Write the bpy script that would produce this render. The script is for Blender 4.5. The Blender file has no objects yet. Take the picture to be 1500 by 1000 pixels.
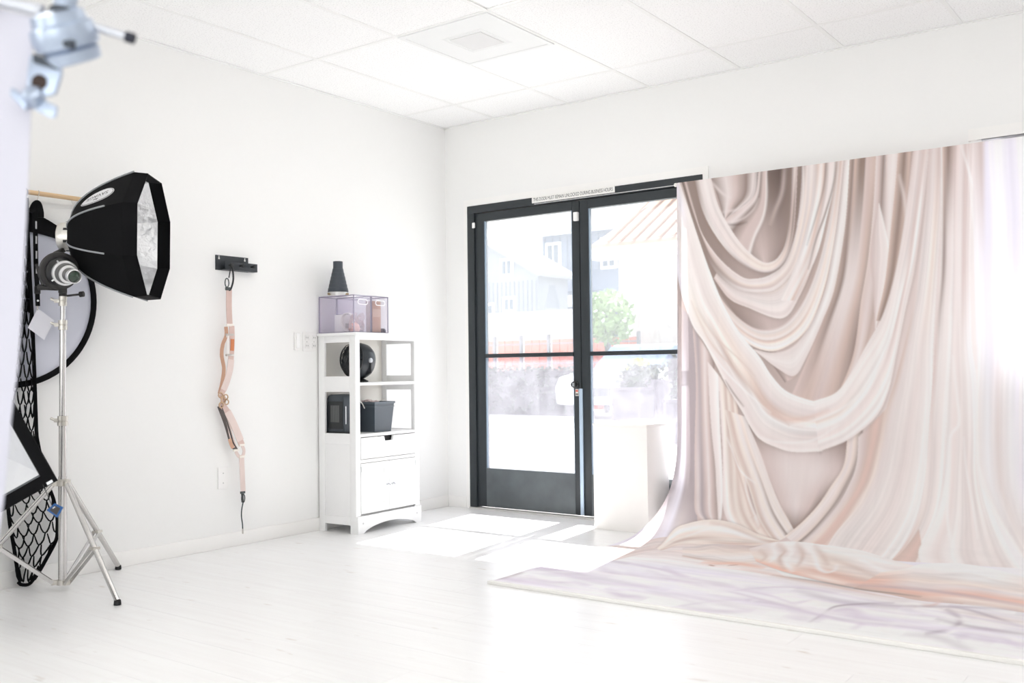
import bpy, bmesh, math, random
import numpy as np
from mathutils import Vector, Matrix
random.seed(7)
SC = bpy.context.scene
COL = SC.collection

# ------------------------------------------------------------------ camera
cam_d = bpy.data.cameras.new('camera'); cam = bpy.data.objects.new('camera', cam_d); COL.objects.link(cam)
CAM = Vector((4.5881, -5.4501, 0.9890))
_yaw, _pit, _rol = 0.6330, 0.0280, -0.0119
_f = Vector((-math.sin(_yaw)*math.cos(_pit), math.cos(_yaw)*math.cos(_pit), math.sin(_pit)))
_r = Vector((math.cos(_yaw), math.sin(_yaw), 0)); _u = _r.cross(_f)
_R = _r*math.cos(_rol) + _u*math.sin(_rol); _U = -_r*math.sin(_rol) + _u*math.cos(_rol)
cam.matrix_world = Matrix(((_R.x, _U.x, -_f.x, CAM.x), (_R.y, _U.y, -_f.y, CAM.y), (_R.z, _U.z, -_f.z, CAM.z), (0, 0, 0, 1)))
cam_d.sensor_width = 36; cam_d.lens = 36*1427.79/1500; cam_d.clip_start = .05; cam_d.clip_end = 400
cam_d.dof.use_dof = True; cam_d.dof.focus_distance = 5.2; cam_d.dof.aperture_fstop = 3.2
SC.camera = cam
# ------------------------------------------------------------------ sky, sun, exposure
world = bpy.data.worlds.new('sky'); SC.world = world; world.use_nodes = True
bg = world.node_tree.nodes['Background']; bg.inputs[0].default_value = (.93, .96, 1.0, 1); bg.inputs[1].default_value = 1.6
sun_d = bpy.data.lights.new('sun', 'SUN'); sun = bpy.data.objects.new('sun', sun_d); COL.objects.link(sun)
sun_d.energy = 10.0; sun_d.angle = math.radians(.53); sun_d.color = (1, .98, .95)
SUND = Vector((.12, -1, -1.345)).normalized()
sun.rotation_euler = SUND.to_track_quat('-Z', 'Y').to_euler(); sun.location = (-3, 12, 18)
vs = SC.view_settings; vs.view_transform = 'Standard'; vs.look = 'None'; vs.gamma = 1; vs.use_curve_mapping = False
vs.exposure = 0.79
SC.cycles.max_bounces = 10; SC.cycles.diffuse_bounces = 6; SC.cycles.transparent_max_bounces = 48
SC.cycles.sample_clamp_indirect = 6

# ------------------------------------------------------------------ helpers
def lin(c):
    c = c/255
    return c/12.92 if c <= .04045 else ((c+.055)/1.055)**2.4
def rgb(*c): return (lin(c[0]), lin(c[1]), lin(c[2]), 1)
MATS = {}
def mat(name, col, rough=.5, metal=0, var=.04, scale=20, bump=0, bdist=.002, coat=0, spec=None, emit=None, trans=0):
    if name in MATS: return MATS[name]
    m = bpy.data.materials.new(name); m.use_nodes = True; nt = m.node_tree; b = nt.nodes['Principled BSDF']
    b.inputs['Roughness'].default_value = rough; b.inputs['Metallic'].default_value = metal
    if coat: b.inputs['Coat Weight'].default_value = coat
    if spec is not None: b.inputs['Specular IOR Level'].default_value = spec
    tc = nt.nodes.new('ShaderNodeTexCoord'); no = nt.nodes.new('ShaderNodeTexNoise'); no.inputs['Scale'].default_value = scale; no.inputs['Detail'].default_value = 4
    nt.links.new(tc.outputs['Object'], no.inputs['Vector'])
    mx = nt.nodes.new('ShaderNodeMix'); mx.data_type = 'RGBA'
    c = rgb(*col); mx.inputs[6].default_value = tuple(max(0, v*(1-var)) for v in c[:3])+(1,); mx.inputs[7].default_value = tuple(min(1, v*(1+var)) for v in c[:3])+(1,)
    nt.links.new(no.outputs['Fac'], mx.inputs[0]); nt.links.new(mx.outputs[2], b.inputs['Base Color'])
    if bump:
        bp = nt.nodes.new('ShaderNodeBump'); bp.inputs['Strength'].default_value = bump; bp.inputs['Distance'].default_value = bdist
        nt.links.new(no.outputs['Fac'], bp.inputs['Height']); nt.links.new(bp.outputs[0], b.inputs['Normal'])
    if emit:
        b.inputs['Emission Color'].default_value = rgb(*col); b.inputs['Emission Strength'].default_value = emit
    if trans:
        tl = nt.nodes.new('ShaderNodeBsdfTranslucent'); ms = nt.nodes.new('ShaderNodeMixShader'); ms.inputs[0].default_value = trans
        nt.links.new(mx.outputs[2], tl.inputs[0]); nt.links.new(b.outputs[0], ms.inputs[1]); nt.links.new(tl.outputs[0], ms.inputs[2])
        nt.links.new(ms.outputs[0], nt.nodes['Material Output'].inputs[0])
    MATS[name] = m; return m
def sheer(name, tint, clear, gloss=.08, veil=None, veilc=(235, 238, 242), nscale=3.0, rough=.03):
    """clear sheet: transparent, a little mirror, and dust or body colour that scatters the light"""
    if name in MATS: return MATS[name]
    m = bpy.data.materials.new(name); m.use_nodes = True; nt = m.node_tree; nt.nodes.remove(nt.nodes['Principled BSDF'])
    tr = nt.nodes.new('ShaderNodeBsdfTransparent'); tr.inputs[0].default_value = rgb(*tint)
    gl = nt.nodes.new('ShaderNodeBsdfGlossy'); gl.inputs['Roughness'].default_value = rough
    tl = nt.nodes.new('ShaderNodeBsdfTranslucent'); tl.inputs[0].default_value = rgb(*veilc)
    df = nt.nodes.new('ShaderNodeBsdfDiffuse'); df.inputs[0].default_value = rgb(*veilc)
    m1 = nt.nodes.new('ShaderNodeMixShader'); m1.inputs[0].default_value = .5
    nt.links.new(tl.outputs[0], m1.inputs[1]); nt.links.new(df.outputs[0], m1.inputs[2])
    m2 = nt.nodes.new('ShaderNodeMixShader'); nt.links.new(tr.outputs[0], m2.inputs[1]); nt.links.new(m1.outputs[0], m2.inputs[2])
    tc = nt.nodes.new('ShaderNodeTexCoord'); no = nt.nodes.new('ShaderNodeTexNoise'); no.inputs['Scale'].default_value = nscale; no.inputs['Detail'].default_value = 8
    no.inputs['Roughness'].default_value = .7
    mr = nt.nodes.new('ShaderNodeMapRange'); mr.inputs[1].default_value = .3; mr.inputs[2].default_value = .7
    d0, d1 = veil or (1-clear, 1-clear); mr.inputs[3].default_value = d0; mr.inputs[4].default_value = d1
    nt.links.new(tc.outputs['Object'], no.inputs['Vector']); nt.links.new(no.outputs['Fac'], mr.inputs[0]); nt.links.new(mr.outputs[0], m2.inputs[0])
    m3 = nt.nodes.new('ShaderNodeMixShader'); m3.inputs[0].default_value = gloss
    nt.links.new(m2.outputs[0], m3.inputs[1]); nt.links.new(gl.outputs[0], m3.inputs[2]); nt.links.new(m3.outputs[0], nt.nodes['Material Output'].inputs[0])
    MATS[name] = m; return m

def V(*a): return Vector(a[0] if len(a) == 1 else a)
def cat(P, n):
    P = [V(p) for p in P]; P = [2*P[0]-P[1]] + P + [2*P[-1]-P[-2]]; o = []
    for i in range(1, len(P)-2):
        a, b, c, d = P[i-1:i+3]
        for k in range(n):
            t = k/n; o.append(.5*((2*b)+(c-a)*t+(2*a-5*b+4*c-d)*t*t+(3*b-a-3*c+d)*t**3))
    return o + [P[-2]]
class MB:
    def __init__(s): s.v = []; s.f = []
    def add(s, vs_, fs):
        o = len(s.v); s.v += [V(v) for v in vs_]; s.f += [tuple(i+o for i in f) for f in fs]; return s
    def obox(s, c, a, b, d):
        """box about c with half vectors a, b, d"""
        c, a, b, d = V(c), V(a), V(b), V(d)
        P = [c+i*a+j*b+k*d for i in (-1, 1) for j in (-1, 1) for k in (-1, 1)]
        return s.add(P, [(0, 1, 3, 2), (4, 6, 7, 5), (0, 4, 5, 1), (2, 3, 7, 6), (0, 2, 6, 4), (1, 5, 7, 3)])
    def box(s, x0, x1, y0, y1, z0, z1):
        return s.obox(((x0+x1)/2, (y0+y1)/2, (z0+z1)/2), ((x1-x0)/2, 0, 0), (0, (y1-y0)/2, 0), (0, 0, (z1-z0)/2))
    def tube(s, path, r, n=10, closed=False, flat=None):
        P = [V(p) for p in path]; m = len(P); R = r if hasattr(r, '__len__') else [r]*m; vs_ = []; up = None
        for i in range(m):
            t = (P[(i+1) % m]-P[i-1] if closed else P[min(i+1, m-1)]-P[max(i-1, 0)])
            t = t.normalized() if t.length > 1e-9 else V(0, 0, 1)
            if flat is not None: up = V(flat)
            elif up is None: up = V(0, 0, 1) if abs(t.z) < .9 else V(1, 0, 0)
            e1 = t.cross(up); e1 = e1.normalized() if e1.length > 1e-6 else t.orthogonal().normalized()
            e2 = e1.cross(t).normalized(); up = e2 if flat is None else up
            for k in range(n):
                a = 2*math.pi*k/n; vs_.append(P[i]+R[i]*(math.cos(a)*e1+math.sin(a)*e2))
        fs = [(i*n+k, i*n+(k+1) % n, ((i+1) % m)*n+(k+1) % n, ((i+1) % m)*n+k) for i in range(m if closed else m-1) for k in range(n)]
        if not closed: fs += [tuple(range(n))[::-1], tuple((m-1)*n+k for k in range(n))]
        return s.add(vs_, fs)
    def cyl(s, a, b, r, n=16, r2=None): return s.tube([a, b], [r, r if r2 is None else r2], n)
    def lathe(s, o, ax, prof, n=28, e1=None, phase=0, cap=True):
        """prof: list of (radius, along)"""
        o, ax = V(o), V(ax).normalized(); e1 = V(e1) if e1 is not None else ax.orthogonal(); e1 = (e1-ax*e1.dot(ax)).normalized(); e2 = ax.cross(e1)
        vs_ = [o+ax*h+r*(math.cos(2*math.pi*k/n+phase)*e1+math.sin(2*math.pi*k/n+phase)*e2) for r, h in prof for k in range(n)]
        m = len(prof); fs = [(i*n+k, i*n+(k+1) % n, (i+1)*n+(k+1) % n, (i+1)*n+k) for i in range(m-1) for k in range(n)]
        if cap:
            if prof[0][0] > 1e-6: fs.append(tuple(range(n))[::-1])
            if prof[-1][0] > 1e-6: fs.append(tuple((m-1)*n+k for k in range(n)))
        return s.add(vs_, fs)
    def ribbon(s, path, width, nrm, th=.003):
        """strap: path, half of width to each side, nrm = facing"""
        P = [V(p) for p in path]; N = V(nrm).normalized(); m = len(P); W = width if hasattr(width, '__len__') else [width]*m; vs_ = []
        for i in range(m):
            t = (P[min(i+1, m-1)]-P[max(i-1, 0)]).normalized(); sd = t.cross(N).normalized()*W[i]/2
            vs_ += [P[i]-sd-N*th/2, P[i]+sd-N*th/2, P[i]+sd+N*th/2, P[i]-sd+N*th/2]
        fs = [(i*4+k, i*4+(k+1) % 4, i*4+4+(k+1) % 4, i*4+4+k) for i in range(m-1) for k in range(4)] + [(3, 2, 1, 0), tuple((m-1)*4+k for k in range(4))]
        return s.add(vs_, fs)
    def prism(s, pts, d):
        """closed outline pts extruded by vector d"""
        n = len(pts); P = [V(p) for p in pts]; d = V(d)
        return s.add(P+[p+d for p in P], [tuple(range(n))[::-1], tuple(n+i for i in range(n))]+[(i, (i+1) % n, n+(i+1) % n, n+i) for i in range(n)])
    def ring(s, outer, inner, d):
        n = len(outer); d = V(d); P = [V(p) for p in outer]+[V(p) for p in inner]; P += [p+d for p in P]; fs = []
        for i in range(n):
            j = (i+1) % n
            fs += [(i, n+i, n+j, j), (2*n+i, 2*n+j, 3*n+j, 3*n+i), (i, j, 2*n+j, 2*n+i), (n+i, 3*n+i, 3*n+j, n+j)]
        return s.add(P, fs)
    def build(s, name, m, parent=None, smooth=False, bevel=0, seg=2, label=None):
        lo = V(min(v.x for v in s.v), min(v.y for v in s.v), min(v.z for v in s.v)); hi = V(max(v.x for v in s.v), max(v.y for v in s.v), max(v.z for v in s.v))
        ctr = V((lo.x+hi.x)/2, (lo.y+hi.y)/2, lo.z)
        me = bpy.data.meshes.new(name); bm = bmesh.new(); vv = [bm.verts.new(v-ctr) for v in s.v]
        for f in s.f:
            try: bm.faces.new([vv[i] for i in f])
            except ValueError: pass
        bmesh.ops.recalc_face_normals(bm, faces=bm.faces)
        if bevel:
            es = [e for e in bm.edges if len(e.link_faces) == 2 and e.calc_face_angle(0) > .5]
            bmesh.ops.bevel(bm, geom=es, offset=bevel, segments=seg, affect='EDGES', profile=.6)
        bm.to_mesh(me); bm.free()
        if smooth or bevel:
            me.polygons.foreach_set('use_smooth', [True]*len(me.polygons)); me.set_sharp_from_angle(angle=math.radians(38))
        if m: me.materials.append(m)
        o = bpy.data.objects.new(name, me); COL.objects.link(o); place(o, ctr, parent)
        if label: o['label'] = label
        return o
WLOC = {}
def place(o, p, parent=None):
    WLOC[o.name] = V(p)
    if parent: o.parent = parent; o.location = V(p)-WLOC[parent.name]
    else: o.location = p
def tag(o, label, cat_, group=None, kind=None):
    o['label'] = label; o['category'] = cat_
    if group: o['group'] = group
    if kind: o['kind'] = kind
    return o
def thing(name, p, label, cat_, group=None, kind=None):
    o = bpy.data.objects.new(name, None); COL.objects.link(o); o.empty_display_size = .05; place(o, p); return tag(o, label, cat_, group, kind)
def shared(name, me, p, parent=None):
    o = bpy.data.objects.new(name, me); COL.objects.link(o); place(o, p, parent); return o
def text_mesh(txt, size):
    cu = bpy.data.curves.new('lettering', 'FONT'); cu.body = txt; cu.size = size; cu.align_x = 'CENTER'; cu.align_y = 'CENTER'; cu.extrude = 0
    ob = bpy.data.objects.new('lettering', cu); COL.objects.link(ob); bpy.context.view_layer.update()
    me = ob.to_mesh(); P = [v.co.copy() for v in me.vertices]; F = [tuple(p.vertices) for p in me.polygons]; ob.to_mesh_clear()
    bpy.data.objects.remove(ob); bpy.data.curves.remove(cu); return P, F
# ------------------------------------------------------------------ room shell
H = 2.753; T = .6096; GX = .4682; GY = .453; RX = 7.0; RY = -8.0
m_wall = mat('wall_paint', (243, 243, 242), .75, var=.008, scale=60, bump=.12)
m_trim = mat('trim_paint', (246, 245, 243), .45, var=.01)
m_tile = None
def tile_mat():
    m = bpy.data.materials.new('fissured_tile'); m.use_nodes = True; nt = m.node_tree; b = nt.nodes['Principled BSDF']; b.inputs['Roughness'].default_value = .9
    tc = nt.nodes.new('ShaderNodeTexCoord'); vo = nt.nodes.new('ShaderNodeTexVoronoi'); vo.inputs['Scale'].default_value = 95
    no = nt.nodes.new('ShaderNodeTexNoise'); no.inputs['Scale'].default_value = 130; no.inputs['Detail'].default_value = 3
    nt.links.new(tc.outputs['Object'], vo.inputs['Vector']); nt.links.new(tc.outputs['Object'], no.inputs['Vector'])
    r = nt.nodes.new('ShaderNodeValToRGB'); r.color_ramp.elements[0].position = .3; r.color_ramp.elements[0].color = rgb(226, 226, 226); r.color_ramp.elements[1].position = .46; r.color_ramp.elements[1].color = rgb(250, 250, 250)
    nt.links.new(no.outputs['Fac'], r.inputs[0]); nt.links.new(r.outputs[0], b.inputs['Base Color'])
    bp = nt.nodes.new('ShaderNodeBump'); bp.inputs['Strength'].default_value = .25; bp.inputs['Distance'].default_value = .002; nt.links.new(no.outputs['Fac'], bp.inputs['Height']); nt.links.new(bp.outputs[0], b.inputs['Normal'])
    return m
m_tile = tile_mat()
def floor_mat():
    m = bpy.data.materials.new('whitewashed_pine'); m.use_nodes = True; nt = m.node_tree; b = nt.nodes['Principled BSDF']
    b.inputs['Roughness'].default_value = .3; b.inputs['Specular IOR Level'].default_value = .45
    oi = nt.nodes.new('ShaderNodeObjectInfo'); ge = nt.nodes.new('ShaderNodeNewGeometry')
    ad = nt.nodes.new('ShaderNodeVectorMath'); ad.operation = 'MULTIPLY_ADD'; ad.inputs[1].default_value = (1, 1, 1)
    cb = nt.nodes.new('ShaderNodeCombineXYZ'); mu = nt.nodes.new('ShaderNodeMath'); mu.operation = 'MULTIPLY'; mu.inputs[1].default_value = 40
    nt.links.new(oi.outputs['Random'], mu.inputs[0]); nt.links.new(mu.outputs[0], cb.inputs[2]); nt.links.new(ge.outputs['Position'], ad.inputs[0]); nt.links.new(cb.outputs[0], ad.inputs[2])
    def noise(sc, detail, dist=0):
        mp = nt.nodes.new('ShaderNodeMapping'); mp.inputs['Scale'].default_value = sc; nt.links.new(ad.outputs[0], mp.inputs[0])
        n = nt.nodes.new('ShaderNodeTexNoise'); n.inputs['Scale'].default_value = 1; n.inputs['Detail'].default_value = detail; n.inputs['Distortion'].default_value = dist
        nt.links.new(mp.outputs[0], n.inputs['Vector']); return n
    g = noise((2.2, 38, 1), 5, .6); k = noise((7, 26, 1), 1.5)
    r1 = nt.nodes.new('ShaderNodeValToRGB'); e = r1.color_ramp.elements; e[0].position = .3; e[0].color = rgb(239, 238, 238); e[1].position = .62; e[1].color = rgb(243, 243, 243)
    nt.links.new(g.outputs['Fac'], r1.inputs[0])
    r2 = nt.nodes.new('ShaderNodeValToRGB'); e = r2.color_ramp.elements; e[0].position = .7; e[0].color = (0, 0, 0, 1); e[1].position = .8; e[1].color = (1, 1, 1, 1)
    nt.links.new(k.outputs['Fac'], r2.inputs[0])
    mx = nt.nodes.new('ShaderNodeMix'); mx.data_type = 'RGBA'; mx.inputs[7].default_value = rgb(220, 214, 209)
    nt.links.new(r2.outputs[0], mx.inputs[0]); nt.links.new(r1.outputs[0], mx.inputs[6]); nt.links.new(mx.outputs[2], b.inputs['Base Color'])
    bp = nt.nodes.new('ShaderNodeBump'); bp.inputs['Strength'].default_value = .05; bp.inputs['Distance'].default_value = .001; nt.links.new(g.outputs['Fac'], bp.inputs['Height']); nt.links.new(bp.outputs[0], b.inputs['Normal'])
    return m
m_floor = floor_mat()

fl = MB().box(-.1, RX, RY, .12, -.12, -.004).build('floor', mat('subfloor', (240, 239, 237), .8))
tag(fl, 'whitewashed wooden plank floor of the studio', 'floor', kind='structure')
PW = .19; PL = 1.5
pm = {}
def plank_mesh(L):
    k = round(L, 3)
    if k not in pm:
        o = MB().box(-k/2+.0004, k/2-.0004, -PW/2+.0004, PW/2-.0004, -.012, 0)
        me = bpy.data.meshes.new('plank'); me.from_pydata([tuple(v) for v in o.v], [], o.f); me.update(); me.materials.append(m_floor); pm[k] = me
    return pm[k]
rows = int(-RY/PW)+1
for j in range(rows):
    x = 0; first = (.3, .9, .6, 1.2, .15)[j % 5]
    while x < RX-.01:
        L = min(first if x == 0 else PL, RX-x)
        shared('plank', plank_mesh(L), (x+L/2, -PW*(j+.5), 0), fl); x += L

wl = MB().box(-.15, 0, RY, .15, -.05, H+.15).build('wall_left', m_wall); tag(wl, 'long white plaster wall behind the light stand and cabinet', 'wall', kind='structure')
DX0, DX1, DZ = .21, 2.046, 2.157      # door opening
WX0, WX1, WZ0, WZ1 = 3.60, 5.6, .96, 2.135   # window opening
wb = MB()
wb.box(0, DX0, 0, .15, -.05, H+.15).box(DX1, WX0, 0, .15, -.05, H+.15).box(WX1, RX, 0, .15, -.05, H+.15)
wb.box(DX0, DX1, 0, .15, DZ, H+.15).box(WX0, WX1, 0, .15, WZ1, H+.15).box(WX0, WX1, 0, .15, -.05, WZ0)
wb = wb.build('wall_back', m_wall); tag(wb, 'white plaster wall holding the black glass doors', 'wall', kind='structure')
tag(MB().box(0, .012, RY, 0, 0, .078).build('baseboard_left', m_trim, bevel=.003), 'low white baseboard under the long plain wall', 'baseboard', kind='structure')
tag(MB().box(.012, DX0-.035, -.012, 0, 0, .078).build('baseboard_back', m_trim, bevel=.003), 'short white baseboard between the corner and the black door', 'baseboard', kind='structure')

wr = MB().box(RX, RX+.15, RY, .15, -.05, H+.15).build('wall_right', m_wall); tag(wr, 'white plaster wall on the side away from the cabinet', 'wall', kind='structure')
wf_ = MB(); RW = [(.6, 2.6), (3.4, 6.4)]        # tall shop windows behind the camera
xx = [-.15]+[v for w_ in RW for v in w_]+[RX+.15]
for k in range(0, len(xx), 2): wf_.box(xx[k], xx[k+1], RY-.15, RY, -.05, H+.15)
for a, b in RW: wf_.box(a, b, RY-.15, RY, -.05, .35).box(a, b, RY-.15, RY, 2.35, H+.15)
tag(wf_.build('wall_rear', m_wall), 'white wall with tall shop windows behind the camera', 'wall', kind='structure')
# ceiling: slab above, tiles and grid bars as pieces
ce = MB().box(-.15, RX, RY, .15, H+.06, H+.16).build('ceiling', mat('ceiling_slab', (235, 233, 230), .9)); tag(ce, 'white suspended ceiling of speckled mineral tiles', 'ceiling', kind='structure')
m_grid = mat('grid_paint', (243, 243, 242), .5, var=.01)
xs = [0]+[GX+i*T for i in range(11) if GX+i*T < RX]+[RX]
ys = [0]+[-(GY+2*T*j) for j in range(7) if GY+2*T*j < -RY]+[RY]
LIGHTS = [(3, 2), (3, 4), (7, 2), (7, 4), (3, 5), (7, 5)]     # (column, row) of the lit panels
LIGHTS = [(a, b) for a, b in LIGHTS if b < len(ys)-1]
tm = {}
def tile(x0, x1, y0, y1):
    w, d = round(x1-x0-.004, 3), round(abs(y1-y0)-.004, 3)
    if (w, d) not in tm:
        o = MB().box(-w/2, w/2, -d/2, d/2, 0, .016); me = bpy.data.meshes.new('ceiling_tile'); me.from_pydata([tuple(v) for v in o.v], [], o.f); me.update(); me.materials.append(m_tile); tm[(w, d)] = me
    shared('ceiling_tile', tm[(w, d)], ((x0+x1)/2, (y0+y1)/2, H+.003), ce)
for i in range(len(xs)-1):
    for j in range(len(ys)-1):
        if (i, j) in LIGHTS: continue
        if (i, j) == (2, 1): tile(xs[i], xs[i+1], ys[j], ys[j]-T); continue
        tile(xs[i], xs[i+1], ys[j], ys[j+1])
for x in xs[1:-1]: MB().box(x-.012, x+.012, RY, 0, H, H+.003).build('grid_bar', m_grid, ce)
for y in ys[1:-1]: MB().box(0, RX, y-.012, y+.012, H+.0004, H+.0064).build('grid_bar', m_grid, ce)
MB().box(xs[2], xs[3], ys[1]-T-.012, ys[1]-T+.012, H+.0004, H+.0064).build('grid_bar', m_grid, ce)
for (a, b, c_, d) in ((0, .02, RY, 0), (0, RX, -.02, 0)): MB().box(a, b, c_, d, H-.004, H+.002).build('wall_angle', m_grid, ce)
# lit troffers
m_lit = mat('light_diffuser', (255, 252, 246), .4, emit=2.6)
def troffer(i, j, label):
    x0, x1, y1, y0 = xs[i], xs[i+1], ys[j], ys[j+1]
    t = thing('ceiling_light', ((x0+x1)/2, (y0+y1)/2, H), label, 'ceiling light', 'lit panels in the ceiling')
    MB().ring([(x0+.004, y0+.004, H+.006), (x1-.004, y0+.004, H+.006), (x1-.004, y1-.004, H+.006), (x0+.004, y1-.004, H+.006)], [(x0+.03, y0+.03, H+.006), (x1-.03, y0+.03, H+.006), (x1-.03, y1-.03, H+.006), (x0+.03, y1-.03, H+.006)], (0, 0, .03)).build('frame', m_grid, t)
    MB().box(x0+.03, x1-.03, y0+.03, y1-.03, H+.01, H+.016).build('diffuser', m_lit, t)
for n, (i, j) in enumerate(LIGHTS):
    troffer(i, j, ('bright ceiling light panel beside the air diffuser at the top edge', 'lit ceiling panel behind the one beside the air diffuser', 'lit ceiling panel above the printed backdrop side', 'lit ceiling panel above the camera, away from the long wall', 'lit ceiling panel nearest the shop windows, long wall side', 'lit ceiling panel nearest the shop windows, far side')[n])
# air diffuser
x0, x1, y1, y0 = xs[2], xs[3], ys[1]-T, ys[2]
t = thing('air_diffuser', ((x0+x1)/2, (y0+y1)/2, H), 'square white air diffuser panel set in the ceiling tiles', 'air vent')
def rect(i, z): return [(x0+i, y0+i, z), (x1-i, y0+i, z), (x1-i, y1-i, z), (x0+i, y1-i, z)]
m_vent = mat('vent_paint', (238, 239, 239), .55, var=.02, scale=6)
MB().ring(rect(.006, H-.006), rect(.03, H-.006), (0, 0, .012)).build('frame', m_vent, t)
MB().box(x0+.03, x1-.03, y0+.03, y1-.03, H-.003, H+.004).build('panel', m_vent, t)
MB().box(x0+.2, x1-.2, y0+.2, y1-.2, H-.007, H-.003).build('core_plate', mat('vent_core', (228, 228, 228), .6, var=.03, scale=9), t, bevel=.002)
for i in (.17, .188): MB().ring(rect(i, H-.0045), rect(i+.006, H-.0045), (0, 0, .002)).build('louvre', m_vent, t)

# ------------------------------------------------------------------ black glass double door
m_blk = mat('black_aluminium', (40, 46, 50), .42, metal=.0, var=.1, scale=8)
m_blk2 = mat('scuffed_kick_plate', (88, 94, 97), .42, var=.85, scale=3.5, bump=.1)
m_glass = sheer('door_glass_haze', (250, 252, 253), .88, .05, veil=(.085, .12), nscale=2)  # whitish scatter in the upper panes paints glare haze over the view
m_dust_haze = sheer('door_glass_dust_haze', (250, 250, 252), .8, .05, veil=(.09, .2), veilc=(228, 228, 237), nscale=7)  # lower panes: speckled dirt, plus the same haze put into the glass
tr1 = MB(); tr1.box(DX0-.034, DX0, -.008, .0, 0, DZ+.046).box(DX1, DX1+.036, -.008, 0, 0, DZ+.046).box(DX0, DX1, -.008, 0, DZ, DZ+.046)
tag(tr1.build('trim_1', m_trim), 'flat white casing around the black double door', 'door trim', kind='structure')
fr = thing('trim_2', (1.13, .03, 0), 'black metal frame holding the double glass door', 'door frame', kind='structure')
MB().box(DX0, DX0+.062, -.012, .1, .012, DZ-.055).build('jamb', m_blk, fr, bevel=.003)
MB().box(DX1-.062, DX1, -.012, .1, .012, DZ-.055).build('jamb', m_blk, fr, bevel=.003)
MB().box(DX0, DX1, -.012, .1, DZ-.055, DZ).build('header', m_blk, fr, bevel=.003)
MB().box(DX0, DX1, -.02, .12, 0, .012).build('threshold', mat('worn_sill', (205, 203, 200), .5, metal=.3), fr)
MB().box(.8, 1.95, -.014, -.012, 2.108, 2.112).build('pale_edge', mat('pale_line', (215, 215, 214), .5), fr)  # thin pale line along the lower edge of the header
def leaf(name, xa, xb, ga, gb, label):
    t = thing(name, ((xa+xb)/2, .02, .012), label, 'door', kind='structure'); Y0, Y1 = .0, .044; zt = DZ-.06
    MB().box(xa, ga, Y0, Y1, .02, zt).build('stile', m_blk, t, bevel=.003); MB().box(gb, xb, Y0, Y1, .02, zt).build('stile', m_blk, t, bevel=.003)
    MB().box(ga, gb, Y0, Y1, 2.038, zt).build('top_rail', m_blk, t); MB().box(ga, gb, Y0, Y1, .02, .292).build('kick_plate', m_blk2, t)
    MB().box(ga, gb, Y0-.004, Y1, 1.068, 1.096).build('cross_rail', m_blk, t, bevel=.003)
    MB().box(ga, gb, .02, .026, 1.096, 2.038).build('glass_pane', m_glass, t); MB().box(ga, gb, .02, .026, .292, 1.068).build('glass_pane', m_dust_haze, t)
    for gx in (ga, gb-.006):
        MB().box(gx, gx+.006, .004, .02, .292, 2.038).build('glazing_bead', mat('grey_gasket', (120, 135, 150), .5), t)
    return t
d1 = leaf('door_1', DX0+.064, 1.151, .352, 1.094, 'black framed glass door leaf with the lock, nearer the corner')
d2 = leaf('door_2', 1.157, DX1-.064, 1.221, 1.972, 'black framed glass door leaf partly behind pedestal and backdrop')
lk = MB().lathe((1.108, .0, .88), (0, -1, 0), [(.026, 0), (.026, .008), (.02, .012), (.02, .03), (.016, .034)], 24).build('lock_cylinder', mat('black_lock', (30, 32, 34), .3), d1, smooth=True)
MB().box(1.106, 1.122, -.042, -.034, .868, .892).build('thumb_turn', mat('steel', (190, 195, 200), .3, metal=.9), lk, bevel=.002)
ind = MB().box(1.107, 1.13, -.003, .0, .805, .85).build('lock_indicator', mat('white_plate', (225, 222, 218), .5), d1)
MB().box(1.11, 1.127, -.005, -.003, .832, .845).build('red_flag', mat('red_flag', (206, 96, 76), .5), ind)
MB().box(1.11, 1.127, -.005, -.003, .81, .822).build('padlock_mark', mat('grey_mark', (110, 108, 105), .5), ind)
MB().box(1.138, 1.164, -.01, .0, .025, .853).build('astragal_strip', mat('pale_blue_strip', (186, 204, 222), .35, metal=.35, var=.08, scale=6), d1, bevel=.002)
# door furniture that is loose on the frame
m_sens = mat('sensor_plastic', (246, 246, 245), .4)
for xa, xb, za, zb, la in ((.262, .285, 1.995, 2.035, 'small white contact sensor on the black door jamb by the corner'), (1.118, 1.152, 1.962, 2.02, 'white contact sensor where the two door leaves meet')):
    t = thing('door_sensor', ((xa+xb)/2, -.006, za), la, 'sensor', 'contact sensors on the door')
    MB().box(xa, xb, -.022, -.0125 if xa < .5 else -.0, za, zb).build('housing', m_sens, t, bevel=.004)
    MB().box(xa+.006, xb-.006, -.0235, -.022, za+.008, zb-.01).build('cover', m_sens, t)
sg = thing('door_sign', (1.11, -.014, 2.118), 'long white sign with black capital lettering on the door header', 'sign')
MB().box(.784, 1.435, -.017, -.0125, 2.117, 2.162).build('sign_plate', mat('sign_white', (244, 243, 240), .4, var=.01), sg)
P, F = text_mesh('THIS DOOR MUST REMAIN UNLOCKED DURING BUSINESS HOURS', .033)
w = max(p.x for p in P)-min(p.x for p in P); k = .625/w; zc = (max(p.y for p in P)+min(p.y for p in P))/2
MB().add([(1.1095+p.x*k, -.0178, 2.1395+(p.y-zc)*1.0) for p in P], F).build('lettering', mat('sign_ink', (48, 48, 50), .6), sg, label='black capital lettering')
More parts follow.
